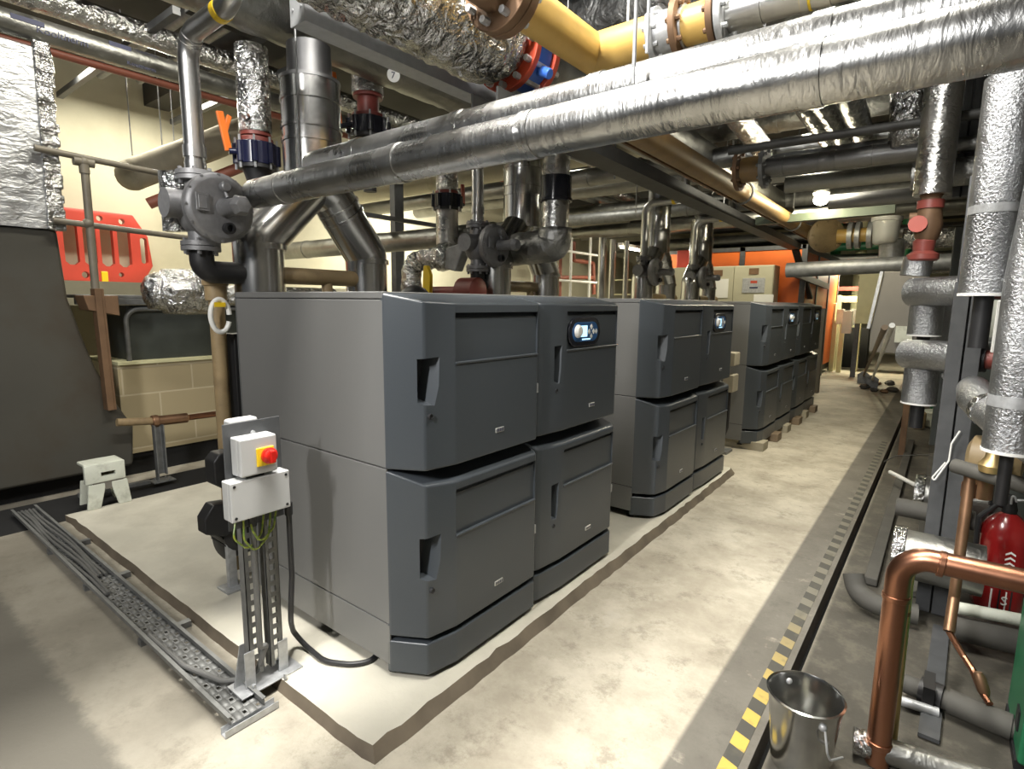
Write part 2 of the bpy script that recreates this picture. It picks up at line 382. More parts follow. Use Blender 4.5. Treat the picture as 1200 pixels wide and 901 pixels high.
# yellow and black edge strip
def tape_material():
    m = bpy.data.materials.new('worn_hazard_tape'); m.use_nodes = True; nt = m.node_tree; N = nt.nodes; L = nt.links; b = N['Principled BSDF']
    g = N.new('ShaderNodeNewGeometry'); sx = N.new('ShaderNodeSeparateXYZ'); L.new(g.outputs['Position'], sx.inputs[0])
    a = N.new('ShaderNodeMath'); a.operation = 'MULTIPLY_ADD'; L.new(sx.outputs[0], a.inputs[0]); a.inputs[1].default_value = .35; L.new(sx.outputs[1], a.inputs[2])
    w = N.new('ShaderNodeMath'); w.operation = 'MODULO'; L.new(a.outputs[0], w.inputs[0]); w.inputs[1].default_value = .165
    st = N.new('ShaderNodeMath'); st.operation = 'GREATER_THAN'; L.new(w.outputs[0], st.inputs[0]); st.inputs[1].default_value = .085
    n = N.new('ShaderNodeTexNoise'); n.inputs['Scale'].default_value = 11; n.inputs['Detail'].default_value = 8; L.new(g.outputs['Position'], n.inputs['Vector'])
    wear = N.new('ShaderNodeMapRange'); wear.inputs[1].default_value = 2.2; wear.inputs[2].default_value = 3.3; L.new(sx.outputs[1], wear.inputs[0])
    c1 = N.new('ShaderNodeMix'); c1.data_type = 'RGBA'; L.new(wear.outputs[0], c1.inputs[0]); c1.inputs[6].default_value = (.52, .37, .075, 1); c1.inputs[7].default_value = (.17, .16, .125, 1)
    c2 = N.new('ShaderNodeMix'); c2.data_type = 'RGBA'; L.new(st.outputs[0], c2.inputs[0]); c2.inputs[6].default_value = (.06, .058, .05, 1); L.new(c1.outputs[2], c2.inputs[7])
    r = N.new('ShaderNodeMapRange'); r.inputs[1].default_value = .56; r.inputs[2].default_value = .7; r.inputs[4].default_value = .7; L.new(n.outputs['Fac'], r.inputs[0])
    c3 = N.new('ShaderNodeMix'); c3.data_type = 'RGBA'; L.new(r.outputs[0], c3.inputs[0]); L.new(c2.outputs[2], c3.inputs[6]); c3.inputs[7].default_value = (.1, .092, .07, 1)
    L.new(c3.outputs[2], b.inputs['Base Color']); b.inputs['Roughness'].default_value = .6
    return m
tag(MB().box((-.515, 1.2, -.001), (-.455, 8.4, .003)).build('hazard_tape', tape_material()), 'worn yellow and black edge strip stuck to the floor along the black slot', 'tape')
for c, s in (((-.53, 3.05), .05), ((-.58, 2.75), .045), ((-1.05, 3.2), .06)): pass
# ================================================================== left side
XT = -5.8
def outline(pts, X): return [(at(x, y, X=X).y, at(x, y, X=X).z) for x, y in pts]
tk = thing('storage_tank', 'large grey jacketed tank with foil-wrapped upper half beside the plinth', 'tank', (XT-.8, .4, .17))
lo = outline([(0,268),(67,269),(80,350),(98,398),(112,430),(135,470),(157,500),(157,545),(0,576)], XT)
lo = [(lo[0][0]-1.6, lo[0][1])]+lo[1:-1]+[(lo[-1][0]-1.6, lo[-1][1])]
MB().prism(lo, 'X', XT-1.6, XT).build('jacket', 'tank', tk, bevel=.03)
hi = outline([(0,268),(68,268),(50,52)], XT)
y0 = lo[0][0]
jk = MB(); nz, ny = 24, 22
zb, zt = hi[1][1], 3.62; yb, yt = hi[1][0], hi[2][0]
# crumpled foil blanket: a grid wrapped round front and end
g = []; 
for i in range(nz+1):
    z = zb-.012+(zt-zb)*i/nz; row = []; ye = yb+(yt-yb)*i/nz
    for j in range(ny+1): row.append((XT+.03+random.uniform(-.004,.005), y0+(ye-y0)*j/ny, z+random.uniform(-.006,.006)))
    for j in range(1, 9): row.append((XT+.03-.2*j+random.uniform(-.005,.005), ye+.02+random.uniform(-.005,.008), z))
    g.append(row)
w = len(g[0]); jk.add([q for r in g for q in r], [(i*w+j, i*w+j+1, (i+1)*w+j+1, (i+1)*w+j) for i in range(nz) for j in range(w-1)])
jk.box((XT-1.6, y0, zb), (XT+.005, yb-.01, zt))
jk.build('foil_blanket', 'tankfoil', tk, ang=180)
mb = MB()
for i in range(26):
    z = zb+(zt-zb)*i/25; ye = yb+(yt-yb)*i/25; mb.box((XT-.02+random.uniform(-.01,.01), ye-.075, z-.02), (XT+.045+random.uniform(0,.012), ye+.045+random.uniform(-.01,.01), z+.045))
mb.build('foil_edge_strip', 'crinkle', tk, bevel=.012)
MB().box((XT-1.5, y0, 0), (XT-.22, 1.55, lo[-1][1]+.02)).build('support', 'void', tk)
# low block wall with a dark base, behind the plinth
by0, by1 = 1.86, 4.6
zb_ = at(158,531,X=-6.1).z; zt_ = at(145,428,X=-6.1).z
o = MB().box((-6.4, by0-.03, zb_), (-6.1, by1, zt_)).build('wall_plinth', 'blockwork'); struct(o)
struct(MB().box((-6.4, by0-.03, 0), (-6.13, by1, zb_)).build('baseboard_left', 'void'))
# dark steel casing standing on the block wall
cs = thing('steel_casing', 'dark grey rectangular steel casing standing on the cream block wall', 'casing', (-6.4, 3.0, zt_))
z1 = 1.73
MB().box((-6.9, by0+.1, zt_+.03), (-6.16, by1, z1-.1)).build('side_plate', 'greengrey', cs)
MB().box((-6.95, by0-.3, z1-.03), (-6.08, by1, z1)).box((-6.14, by0-.3, z1-.09), (-6.08, by1, z1-.03)).build('top_flange', 'galvdark', cs, bevel=.006)
MB().tube([(-6.12, by0+.08, zt_+.03), (-6.12, by0+.08, z1-.13), (-6.12, by1, z1-.13)], .022, bend=.12).build('edge_bar', 'galvdark', cs)
MB().box((-6.95, by0-.03, zt_), (-6.08, by1, zt_+.035)).build('bottom_flange', 'creamgloss', cs, bevel=.005)
# guard rail of painted pipe
XR = -5.72
gr = thing('guard_rail', 'dull brown painted pipe guard rail above the grey tank', 'rail', tuple(at(115,345,X=XR)))
def rl(*p): return [at(x, y, X=XR) for x, y in p]
MB().tube(rl((40,173),(216,209)), .026).build('top_rail', 'rail', gr)
MB().tube(rl((62,258),(222,279)), .024).build('mid_rail', 'rail', gr)
MB().tube(rl((98,184),(112,340)), .03).build('post', 'rail', gr)
a, b = at(98,190,X=XR), at(103,262,X=XR)
MB().ball(a, .043).cyl(a-Vector((0,.07,0)), a+Vector((0,.07,0)), .036).cyl(a, a-Vector((0,0,.09)), .037).build('tee_fitting', 'rail', gr)
MB().ball(b, .042).build('cross_fitting', 'rail', gr)
# brown steel stanchion, leaning copper pipe and its bracket
st = thing('steel_stanchion', 'brown rusty steel stanchion standing against the end of the grey tank', 'stanchion', tuple(at(130,500,X=-5.7)))
p = [at(x, y, X=-5.7) for x, y in ((112,338),(128,480))]
MB().beam(p[0], p[1], .11, .05, (0,1,0)).beam(p[0]+Vector((.03,.03,0)), p[1]+Vector((.03,.03,0)), .03, .03).build('angle_leg', 'brownmet', st, bevel=.004)
MB().prism([(at(118,345,X=-5.75).y-.15, 1.72), (at(118,345,X=-5.75).y+.1, 1.72), (at(118,345,X=-5.75).y+.1, 1.55), (at(118,345,X=-5.75).y-.12, 1.6)], 'X', -5.9, -5.66).build('top_bracket', 'brownmet', st, bevel=.005)
pc = [at(x, y, X=-5.6) for x, y in ((137,495),(185,493),(222,489),(262,485))]
cp = thing('condensate_pipe', 'brown to bright copper pipe running low along the block wall', 'pipe', tuple(pc[1]))
MB().tube([pc[0], pc[1]], .034).build('pipe', 'ochre', cp)
MB().cyl(pc[1]-Vector((0,.05,0)), pc[2]-Vector((0,.02,0)), .046).cyl(pc[1]-Vector((0,.05,0)), pc[1]-Vector((0,.0,0)), .056).build('coupling', 'copperdull', cp, bevel=.006)
MB().tube([pc[2], pc[3]+Vector((0,.7,0))], .028).build('copper_tail', 'copper', cp)
q = at(185,498,X=-5.55); b = at(187,568,Z=PZ)
sp = thing('pipe_support', 'grey channel prop carrying the copper pipe in front of the block wall', 'support', (q.x, q.y, PZ))
MB().box((q.x-.035, q.y-.04, PZ+.008), (q.x+.03, q.y-.03, q.z)).box((q.x-.035, q.y-.04, .108), (q.x-.028, q.y+.04, q.z)).box((q.x-.035, q.y+.03, .108), (q.x+.03, q.y+.04, q.z)).build('channel', 'galvdark', sp)
MB().box((q.x-.07, q.y-.09, PZ), (q.x+.07, q.y+.09, PZ+.008)).bolts((q.x, q.y, PZ), (0,0,1), .065, 4, .01, .0, .02, PI/4).build('foot_plate', 'galvdark', sp)
pb = MB().beam((q.x, q.y-.1, PZ+.015), (q.x-.05, q.y-.62, PZ+.015), .045, .03); tag(pb.build('floor_channel', 'galvdark'), 'short grey steel channel lying on the plinth behind the pale step stool', 'channel')
# red plastic road barrier leaning on the cream wall
XB = WX+.16
rb = thing('road_barrier', 'red plastic road barrier leaning on the cream wall behind the guard rail', 'barrier', (XB, 2.5, 1.9))
def P(x, y): p = at(x, y, X=XB); return (p.y, p.z)
yl = P(68,240)[0]-1.1; top, bot = P(150,252)[1], P(165,333)[1]
yr = P(178,318)[0]
def bar_poly(): return [(yl, bot), (P(166,333)[0], bot), (P(178,312)[0], P(178,312)[1]), (P(172,278)[0], P(172,278)[1]), (P(154,251)[0], top), (yl, top+.02)]
def cut_plate(poly, ax, d0, d1, cutters, bevel=0.):
    """plate with real openings: boolean-cut mesh, returned as MB"""
    a = MB().prism(poly, ax, d0, d1).build('tmp', 'black', origin=(0,0,0)); c = MB()
    ob = []
    if bevel:
        bv = a.modifiers.new('b', 'BEVEL'); bv.width = bevel; bv.segments = 2; bv.limit_method = 'ANGLE'; bv.angle_limit = .7
    for k in cutters:
        kk = k.build('tmpc', 'black', origin=(0,0,0)); ob.append(kk); m = a.modifiers.new('c', 'BOOLEAN'); m.object = kk; m.operation = 'DIFFERENCE'; m.solver = 'EXACT'
    dg = bpy.context.evaluated_depsgraph_get(); dg.update(); me = bpy.data.meshes.new_from_object(a.evaluated_get(dg))
    out = MB().add([v.co.copy() for v in me.vertices], [tuple(p.vertices) for p in me.polygons])
    for k in ob+[a]:
        mm = k.data; bpy.data.objects.remove(k); bpy.data.meshes.remove(mm)
    bpy.data.meshes.remove(me); return out
def slot(y0, y1, z0, z1, c=.04):
    return MB().prism([(y0+c,z0),(y1-c,z0),(y1,z0+c),(y1,z1-c),(y1-c,z1),(y0+c,z1),(y0,z1-c),(y0,z0+c)], 'X', XB-.2, XB+.2)
def hole(y, z, r): return MB().lathe((XB-.2, y, z), (1,0,0), [(r,0),(r,.4)], 14)
zs0, zs1 = P(120,312)[1], P(120,265)[1]
cuts = [slot(P(xa,290)[0], P(xb,290)[0], zs0, zs1) for xa, xb in ((74,91),(97,112),(117,132),(137,152))]+[slot(P(163,290)[0], P(171,290)[0], P(166,309)[1], P(166,279)[1], .02)]
wdt = P(91,290)[0]-P(74,290)[0]
cuts += [slot(P(74,290)[0]-.05-(k+1)*(wdt+.06), P(74,290)[0]-.05-(k+1)*(wdt+.06)+wdt, zs0, zs1) for k in range(2)]
cuts += [hole(P(115,256)[0], P(115,256)[1], .035), hole(P(141,260)[0], P(141,260)[1], .035), hole(P(99,322)[0], P(99,322)[1], .04), hole(P(141,322)[0], P(141,322)[1], .03)]
cut_plate(bar_poly(), 'X', XB-.045, XB+.045, cuts, .015).build('barrier_panel', 'barrier', rb, ang=30)
MB().box((XB-.05, P(117,320)[0], P(120,335)[1]), (XB+.055, P(125,320)[0], P(120,318)[1])).build('yellow_foot_clip', 'yellow', rb, bevel=.01)
# ledge along the wall on which the barrier rests
struct(MB().box((WX, -1, 1.62), (XT-1.65, 7, P(165,333)[1]-.003)).build('wall_ledge', 'cream'))
# foil-wrapped valve on the casing
fw = MB(); c0 = at(212,342,X=-5.2)
fw.lathe(c0-Vector((0,.28,0)), (0,1,0), [(.07,0),(.13,.03),(.155,.1),(.16,.13),(.185,.15),(.195,.3),(.19,.52),(.15,.57)], 18)
fw.tube([c0+Vector((0,-.1,-.02)), c0+Vector((0,-.24,-.02))], .13)
for k in range(len(fw.v)): fw.v[k] += Vector([random.uniform(-.006,.006) for _ in range(3)])
fw.tube([c0+Vector((0,.2,-.02)), c0+Vector((0,1.5,-.02))], .09)
fv = fw.build('lagged_valve', 'crinkle', ang=180); tag(fv, 'lump of crumpled foil lagging on the pipe left of the steel boiler top', 'lagging')
# tan vertical gas pipe with a hanging white ring
tp = at(258,420,X=-3.35)
gp = thing('drop_pipe', 'tan painted vertical pipe beside the back edge of the nearest boiler', 'pipe', (tp.x, tp.y, PZ))
MB().tube([(tp.x, tp.y, PZ), (tp.x, tp.y, at(254,330,X=-3.35).z)], .042).build('pipe', 'ochre', gp)
zc = at(254,332,X=-3.35).z; MB().cyl((tp.x,tp.y,zc-.1),(tp.x,tp.y,zc),.058).cyl((tp.x,tp.y,zc-.015),(tp.x,tp.y,zc+.02),.07).build('collar', 'ochre', gp, bevel=.006)
rc = at(258,370,X=-3.25); rg = MB(); n = 30
pts = [rc+Vector((.0, math.cos(a)*.052, math.sin(a)*.092)) for a in [PI*.02+2*PI*.93*i/n for i in range(n+1)]]
rg.tube(pts, .014, seg=10); hr = thing('white_hose_ring', 'white plastic ring hung on the tan vertical pipe', 'ring', tuple(rc-Vector((0,0,.1))))
rg.build('ring', 'white', hr); MB().box((rc.x-.004, rc.y-.035, rc.z+.05), (rc.x+.02, rc.y+.025, rc.z+.075)).build('yellow_tag', 'yellow', hr)
# pale folding step stool
def stool():
    c = at(121,590,Z=PZ); y0, y1 = at(93,592,Z=PZ).y, at(147,582,Z=PZ).y; x = -5.17
    s = thing('step_stool', 'pale dusty plastic folding step stool on the plinth in front of the tank', 'stool', (x, (y0+y1)/2, PZ))
    h = .36; L = y1-y0; zt = PZ+h
    cut = MB().box((x-.3, y0+L*.35, zt-.105), (x+.3, y0+L*.67, zt-.07))
    cut_plate([(y0-.0, zt-.15), (y0+L*.9, zt-.15), (y0+L*.9, zt), (y0, zt)], 'X', x-.02, x+.02, [cut], .008).build('top_panel', 'stool', s)
    MB().box((x-.2, y0+.01, zt-.025), (x-.02, y0+L*.9, zt)).build('tread', 'stool', s, bevel=.008)
    for yy, d in ((y0+.0, 1), (y1, -1)):
        MB().prism([(yy, PZ), (yy+d*.09, PZ), (yy+d*.13, .21), (yy+d*.13, zt-.16), (yy+d*.02, zt-.16)], 'X', x-.015, x+.012).build('leg', 'stool', s, bevel=.006)
        MB().prism([(yy, PZ), (yy+d*.07, PZ), (yy+d*.11, .21), (yy+d*.11, zt-.16), (yy+d*.02, zt-.16)], 'X', x-.2, x-.18).build('leg', 'stool', s, bevel=.006)
    MB().box((x-.012, y0+.05, zt-.215), (x+.01, y1-.05, zt-.15)).build('lattice_panel', 'panel', s)
stool()
# ================================================================== perforated cable tray
def tray():
    x0, x1, ya, yb, z = -5.6, -2.085, .895, 1.035, .035
    t = thing('cable_tray', 'long perforated steel cable tray on the floor along the plinth edge', 'cable tray', (-3.8, .96, 0))
    nx = 62; m = MB(); dx = (x1-x0)/nx
    cols = 5; dy = (yb-ya)/cols
    for i in range(nx):
        for j in range(cols):
            a, b = x0+i*dx, ya+j*dy; c, d = a+dx, b+dy
            hole_ = i > 30
            if hole_ and (i+j) % 2:
                hx, hy = dx*.33, dy*.26
                q = [(a,b),(c,b),(c,d),(a,d)]; w = [(a+hx,b+hy),(c-hx,b+hy),(c-hx,d-hy),(a+hx,d-hy)]
                m.add([(x,y,z) for x,y in q+w], [(0,1,5,4),(1,2,6,5),(2,3,7,6),(3,0,4,7)])
            else: m.add([(a,b,z),(c,b,z),(c,d,z),(a,d,z)], [(0,1,2,3)])
    o = m.build('perforated_base', 'traymetal', t); sd = o.modifiers.new('solid', 'SOLIDIFY'); sd.thickness = .0025
    for y in (ya, yb): MB().box((x0, y-.0015, z-.002), (x1, y+.0015, z+.032)).box((x0, y-.008, z+.03), (x1, y+.008, z+.033)).build('side_flange', 'traymetal', t)
    MB().box((x1-.02, ya-.03, .0), (x1+.02, yb+.05, .004)).box((x1-.02, ya-.03, 0), (x1-.016, yb+.05, .032)).box((x1+.016, ya-.03, 0), (x1+.02, yb+.05, .032)).build('end_channel', 'galv', t)
    for x in (-3.85, -3.0, -4.6): MB().box((x-.02, ya-.01, 0), (x+.02, yb+.085, .032)).build('cross_channel', 'galvdark', t)
    for k in range(5):
        y = ya+.025+k*.023; pts = [(-5.55, y, z+.012+.004*(k%2))]
        for i in range(1, 9): pts.append((-5.55+i*.28, y+.01*math.sin(i*1.3+k), z+.012+.006*(k%2)))
        pts = [p for p in pts if p[0] < -3.35-.12*k]
        pipe('floor_cable', ('grey cable lying in the tray, nearest the plinth', 'grey cable lying in the tray, second from the plinth', 'grey cable lying along the middle of the tray', 'grey cable in the tray, second from the open floor', 'grey cable lying in the tray, nearest the open floor')[4-k], pts, .009, 'greycable', 'cables in the floor tray', 'cable', bend=.2, seg=8)
tray()
# ================================================================== boilers
BX, BY = -1.8, 1.465      # plane of the casing front, near side of the first boiler
def bl(dx, dy, z): return (BX+dx, BY+dy, z)
def bake(o):
    dg = bpy.context.evaluated_depsgraph_get(); dg.update(); me = bpy.data.meshes.new_from_object(o.evaluated_get(dg)); return me
def cover(name, plan, z0, ztop, cutters, parent, zdrop=0., bw=.016):
    """moulded cover: plan outline (dx, dy), top falling towards the front, cut for its grips and recess"""
    mb = MB(); n = len(plan)
    mb.add([bl(x, y, z0) for x, y in plan]+[bl(x, y, ztop-zdrop*x/.18) for x, y in plan], [tuple(range(n))[::-1], tuple(range(n, 2*n))]+[(i,(i+1)%n,n+(i+1)%n,n+i) for i in range(n)])
    a = mb.build('tmp', 'front', origin=(0,0,0)); obs = []
    bv = a.modifiers.new('b', 'BEVEL'); bv.width = bw; bv.segments = 3; bv.limit_method = 'ANGLE'; bv.angle_limit = math.radians(6)
    for k in cutters:
        kk = k.build('tmpc', 'front', origin=(0,0,0)); obs.append(kk); m = a.modifiers.new('c', 'BOOLEAN'); m.object = kk; m.operation = 'DIFFERENCE'; m.solver = 'EXACT'
    me = bake(a); out = MB().add([v.co.copy() for v in me.vertices], [tuple(p.vertices) for p in me.polygons])
    for k in obs+[a]:
        mm = k.data; bpy.data.objects.remove(k); bpy.data.meshes.remove(mm)
    bpy.data.meshes.remove(me)
    o = out.build(name, 'front', parent, ang=24)
    wn = o.modifiers.new('wn', 'WEIGHTED_NORMAL'); wn.keep_sharp = True; wn.weight = 100
    return o
P1 = [(-.02,0),(.0,0),(.15,.085),(.18,.235),(.18,.835),(.15,.856),(-.02,.858)]
P2 = [(-.02,.866),(.15,.872),(.162,.9),(.18,1.1),(.18,1.69),(.15,1.722),(-.02,1.725)]
def fcut(y0, y1, z0, z1, d, slope=0.):
    """recess cut d deep into the flat front; slope lets its floor run out towards the bottom"""
    f = BX+.18
    return MB().prism([(f-d, z1), (f+.05, z1), (f+.05, z0-.0), (f-d+slope, z0)], 'Y', BY+y0, BY+y1)
def grip(yc, z0, z1, w):
    """hand grip: deep at its left and top, running out to the right and floor"""
    y0, y1 = BY+yc-w/2, BY+yc+w/2; f = BX+.18; m = MB()
    m.add([(f-.1,y0,z0+.04),(f-.1,y0,z1-.01),(f-.1,y1-.01,z1-.006),(f-.1,y0+w*.4,z0+.04),(f+.06,y0,z0-.01),(f+.06,y0,z1),(f+.06,y1+.012,z1+.004),(f+.06,y1+.004,z0-.016)],
          [(0,1,2,3),(4,7,6,5),(0,4,5,1),(1,5,6,2),(2,6,7,3),(3,7,4,0)])
    return m
def door_pair(root, plan, kind, ya, yb, gy, first):
    for up in (True, False):
        dz = 0. if up else -.765
        z0, zt, zd = (1.0, 1.732, .037) if up else (.245, .992, .065)
        cuts = [fcut(ya, yb, 1.447+dz, 1.652+dz, .013), grip(gy, 1.262+dz, 1.476+dz, .085 if first else .06),
                MB().prism([(BX+.18-.035, 1.655+dz), (BX+.25, 1.655+dz), (BX+.25, 1.634+dz), (BX+.18-.022, 1.634+dz)], 'Y', BY+ya, BY+yb)]
        d = cover('upper_door' if up else 'lower_door', plan, z0, zt, cuts, root, zd)
        gf = BX+.18-.0985; w_ = .085 if first else .06
        MB().prism([(BY+gy-w_/2+.001, 1.304+dz), (BY+gy-w_/2+w_*.39, 1.304+dz), (BY+gy+w_/2-.011, 1.468+dz), (BY+gy-w_/2+.001, 1.465+dz)], 'X', gf-.001, gf+.002).build('grip_shade', 'recess_shade', d)  # dark sheet painting shade onto the grip floor
        # lip under the recess, lock and badge
        MB().box((BX+.168, BY+ya, 1.438+dz), (BX+.185, BY+yb, 1.449+dz)).build('recess_lip', 'front', d, bevel=.004)
        kx = BX+(.156 if first else .168)
        MB().lathe((kx-.004, BY+gy-.005, 1.232+dz), (1,0,-.0), [(.012,0),(.012,.0125),(.009,.013),(.008,.01)], 16).build('lock', 'recess_shade', d)
        b = MB().box((BX+.178, BY+(ya+yb)/2-.032, 1.094+dz), (BX+.1835, BY+(ya+yb)/2+.03, 1.118+dz))
        bd = b.build('badge', 'badge', d, bevel=.003)
        k = MB()
        for i in range(5): k.box((BX+.183, BY+(ya+yb)/2-.026+i*.011, 1.099+dz), (BX+.1845, BY+(ya+yb)/2-.026+i*.011+.006, 1.113+dz))
        k.build('badge_lettering', 'ink', d)
        MB().box((BX+.14, BY+(.853 if first else 1.715), 1.24+dz), (BX+.165, BY+(.868 if first else 1.73), 1.29+dz)).build('catch', 'galv', d, bevel=.003)
        if up and not first: display(d, ya)
    # base cover
    b = cover('base_cover', plan, .072, .222, [], root, 0., .009)
def display(d, ya):
    f = BX+.171; yc, zc = BY+ya+.19, 1.54; w, h = .31, .13
    def pill(w, h, n=10):
        r = h/2; return [(yc+w/2-r+r*math.cos(a), zc+r*math.sin(a)) for a in [-PI/2+PI*i/n for i in range(n+1)]]+[(yc-w/2+r+r*math.cos(a), zc+r*math.sin(a)) for a in [PI/2+PI*i/n for i in range(n+1)]]
    s = MB().prism(pill(w+.04, h+.035), 'X', f-.006, f+.012).build('display_bezel', 'blackgloss', d, bevel=.006)
    MB().prism(pill(w-.03, h-.02), 'X', f+.005, f+.0145).build('keypad', 'bluepad', s, bevel=.002)
    MB().box((f+.014, yc-.055, zc-.028), (f+.0165, yc+.015, zc+.035)).build('lcd_screen', 'lcd', s, bevel=.002)
    MB().lathe((f+.013, yc-.085, zc+.005), (1,0,0), [(.038,0),(.036,.008),(.024,.02),(.0,.021)], 20).build('dial', 'white', s)
    kb = MB()
    for dy, dz in ((.035,.0),(.06,.027),(.06,-.027),(.085,.0),(.115,0.)): kb.add([(f+.017,yc+dy-.014,zc+dz),(f+.017,yc+dy,zc+dz-.016),(f+.017,yc+dy+.014,zc+dz),(f+.017,yc+dy,zc+dz+.016),(f+.013,yc+dy-.014,zc+dz),(f+.013,yc+dy,zc+dz-.016),(f+.013,yc+dy+.014,zc+dz),(f+.013,yc+dy,zc+dz+.016)],[(0,1,2,3),(4,7,6,5),(0,4,5,1),(1,5,6,2),(2,6,7,3),(3,7,4,0)])
    kb.build('arrow_keys', 'white', s)
    mk = MB().box((f+.0145, yc-.04, zc-.046), (f+.0155, yc+.05, zc-.038)); mk.build('keypad_caption', 'lcd', s)
def boiler():
    root = thing('boiler', 'nearest dark boiler, its light grey side panel wholly in view behind the control post', 'boiler', (BX-.5, BY+.86, PZ), 'boilers along the plinth')
    D = 1.2
    MB().box(bl(-D+.01, .012, .14), bl(-.004, 1.713, 1.722)).box(bl(-.03,.09,.16), bl(.03, 1.69, 1.66)).build('casing', 'void', root)  # near-black core paints the shade seen through the door gaps
    MB().box(bl(-D, .0, 1.709), bl(0, 1.725, 1.738)).build('top_panel', 'side', root, bevel=.004)
    for side, y0, y1 in ((0,0,.012),(1,1.713,1.725)):
        MB().box(bl(-D, y0, 1.005), bl(-.001, y1, 1.706)).build('upper_side_panel', 'side', root, bevel=.004)
        MB().box(bl(-D, y0, .299), bl(-.001, y1, 1.001)).build('lower_side_panel', 'side', root, bevel=.004)
        MB().box(bl(-D, y0, .105), bl(-.001, y1, .294)).build('plinth_panel', 'side', root, bevel=.004)
    MB().box(bl(-D-.01, .0, .105), bl(-D, 1.725, 1.735)).build('rear_panel', 'casing', root)
    door_pair(root, P1, 1, .235, .832, .112, True)
    door_pair(root, P2, 2, 1.105, 1.69, 1.03, False)
    for dx, dy in ((-.03,.05),(-1.1,.05),(-.03,1.68),(-1.1,1.68)):
        MB().lathe(bl(dx, dy, PZ), (0,0,1), [(.03,0),(.028,.008),(.012,.012),(.012,.1)], 14).build('foot', 'black', root)
    return root
B1 = boiler()
OFF = (0, 2.38, 5.3, 7.06)
B2 = dup(B1, (0, OFF[1], 0), 'second dark boiler from the camera, standing at the end of the raised plinth')
B3 = dup(B1, (0, OFF[2], 0), 'third dark boiler from the camera, on timber blocks beyond the small grey wall boxes')
B4 = dup(B1, (0, OFF[3], 0), 'farthest of the four dark boilers, next to the orange housing')
# timber and concrete bearers under the far pair
for i, y in enumerate((6.82, 7.42, 8.06, 8.7, 9.3, 9.9)):
    o = MB().box((-3.0, y, 0), (-1.56+.02*(i%2), y+.22, .1)).build('bearer', 'wood' if i % 2 else 'cloth', bevel=.006)
    tag(o, ('first', 'second', 'third', 'fourth', 'fifth', 'sixth')[i]+(' (a timber one)' if i % 2 else ' (a concrete one)')+' of the bearers under the two far boilers, counted from the camera', 'bearer', 'bearers under the far boilers')
# ================================================================== control post with switch box
PX = -2.2
def V(x, y, X=PX): return at(x, y, X=X)
tl, tr, bL, bR = V(257,499), V(327,487), V(270,603), V(333,590)
ya, yb = (tl.y+bL.y)/2, (tr.y+bR.y)/2; zt, zb = (tl.z+tr.z)/2, (bL.z+bR.z)/2
base = at(305,765,Z=PZ)
cpost = thing('control_post', 'grey slotted channel post with a dark back plate in front of the nearest boiler', 'post', (base.x, base.y, PZ))
MB().box((PX-.004, ya, zb-.06), (PX, yb, zt)).build('back_plate', 'strut', cpost, bevel=.002)
MB().cyl((PX, (ya+yb)/2, zt-.05), (PX+.008, (ya+yb)/2, zt-.05), .009, 8).build('fixing_bolt', 'galv', cpost)
ym = (ya+yb)/2
for k, yy in enumerate((ym-.035, ym+.055)):
    m = MB(); x0, x1 = PX-.05, PX-.006; top = zt-.1 if k == 0 else zb+.05
    m.box((x1-.003, yy-.03, .1), (x1, yy-.011, top)).box((x1-.003, yy+.011, .1), (x1, yy+.03, top)).box((x0, yy-.03, .1), (x1, yy-.027, top)).box((x0, yy+.027, .1), (x1, yy+.03, top))
    z = .17
    while z < top-.05: m.box((x1-.003, yy-.012, z), (x1, yy+.012, z+.022)); z += .05
    m.build('slotted_channel', 'traymetal', cpost)
MB().box((PX-.09, ym-.13, PZ), (PX+.04, ym+.15, PZ+.007)).box((PX-.01, ym-.09, PZ), (PX-.003, ym-.045, .22)).box((PX-.01, ym+.06, PZ), (PX-.003, ym+.105, .2)).prism([(ym-.12,PZ+.005),(ym-.045,PZ+.005),(ym-.045,.24),(ym-.085,.24)], 'X', PX-.055, PX-.05).build('foot_bracket', 'galv', cpost, bevel=.002)
MB().bolts((PX-.02, ym+.01, PZ+.007), (0,0,1), .09, 4, .009, 0, .025, .5).build('foot_bolts', 'galv', cpost)
# isolator switch
iso = thing('isolator_switch', 'white isolator box with red rotary knob on a yellow plate, on the control post', 'switch', (PX, ym, zt-.25))
i0, i1 = V(281,535,PX+.075), V(325,535,PX+.075); it, ib = V(300,512,PX+.075).z, V(303,556,PX+.075).z
MB().box((PX, i0.y, ib), (PX+.05, i1.y, it)).build('box_back', 'plastic', iso, bevel=.006)
MB().box((PX+.051, i0.y, ib), (PX+.078, i1.y, it)).build('box_cover', 'plastic', iso, bevel=.008)
yc, zc = i0.y+(i1.y-i0.y)*.7, (it+ib)/2-.005; hw = .036
MB().box((PX+.077, yc-hw-.008, zc-hw-.004), (PX+.084, yc+hw-.006, zc+hw)).build('yellow_plate', 'yellow', iso, bevel=.003)
kn = MB().lathe((PX+.083, yc+.005, zc), (1,0,0), [(.033,0),(.033,.012),(.027,.016),(.024,.028),(.02,.03),(0,.031)], 24).build('rotary_knob', 'red', iso)
MB().box((PX+.1, yc-.006, zc-.026), (PX+.124, yc+.016, zc+.026)).build('knob_grip', 'red', kn, bevel=.005)
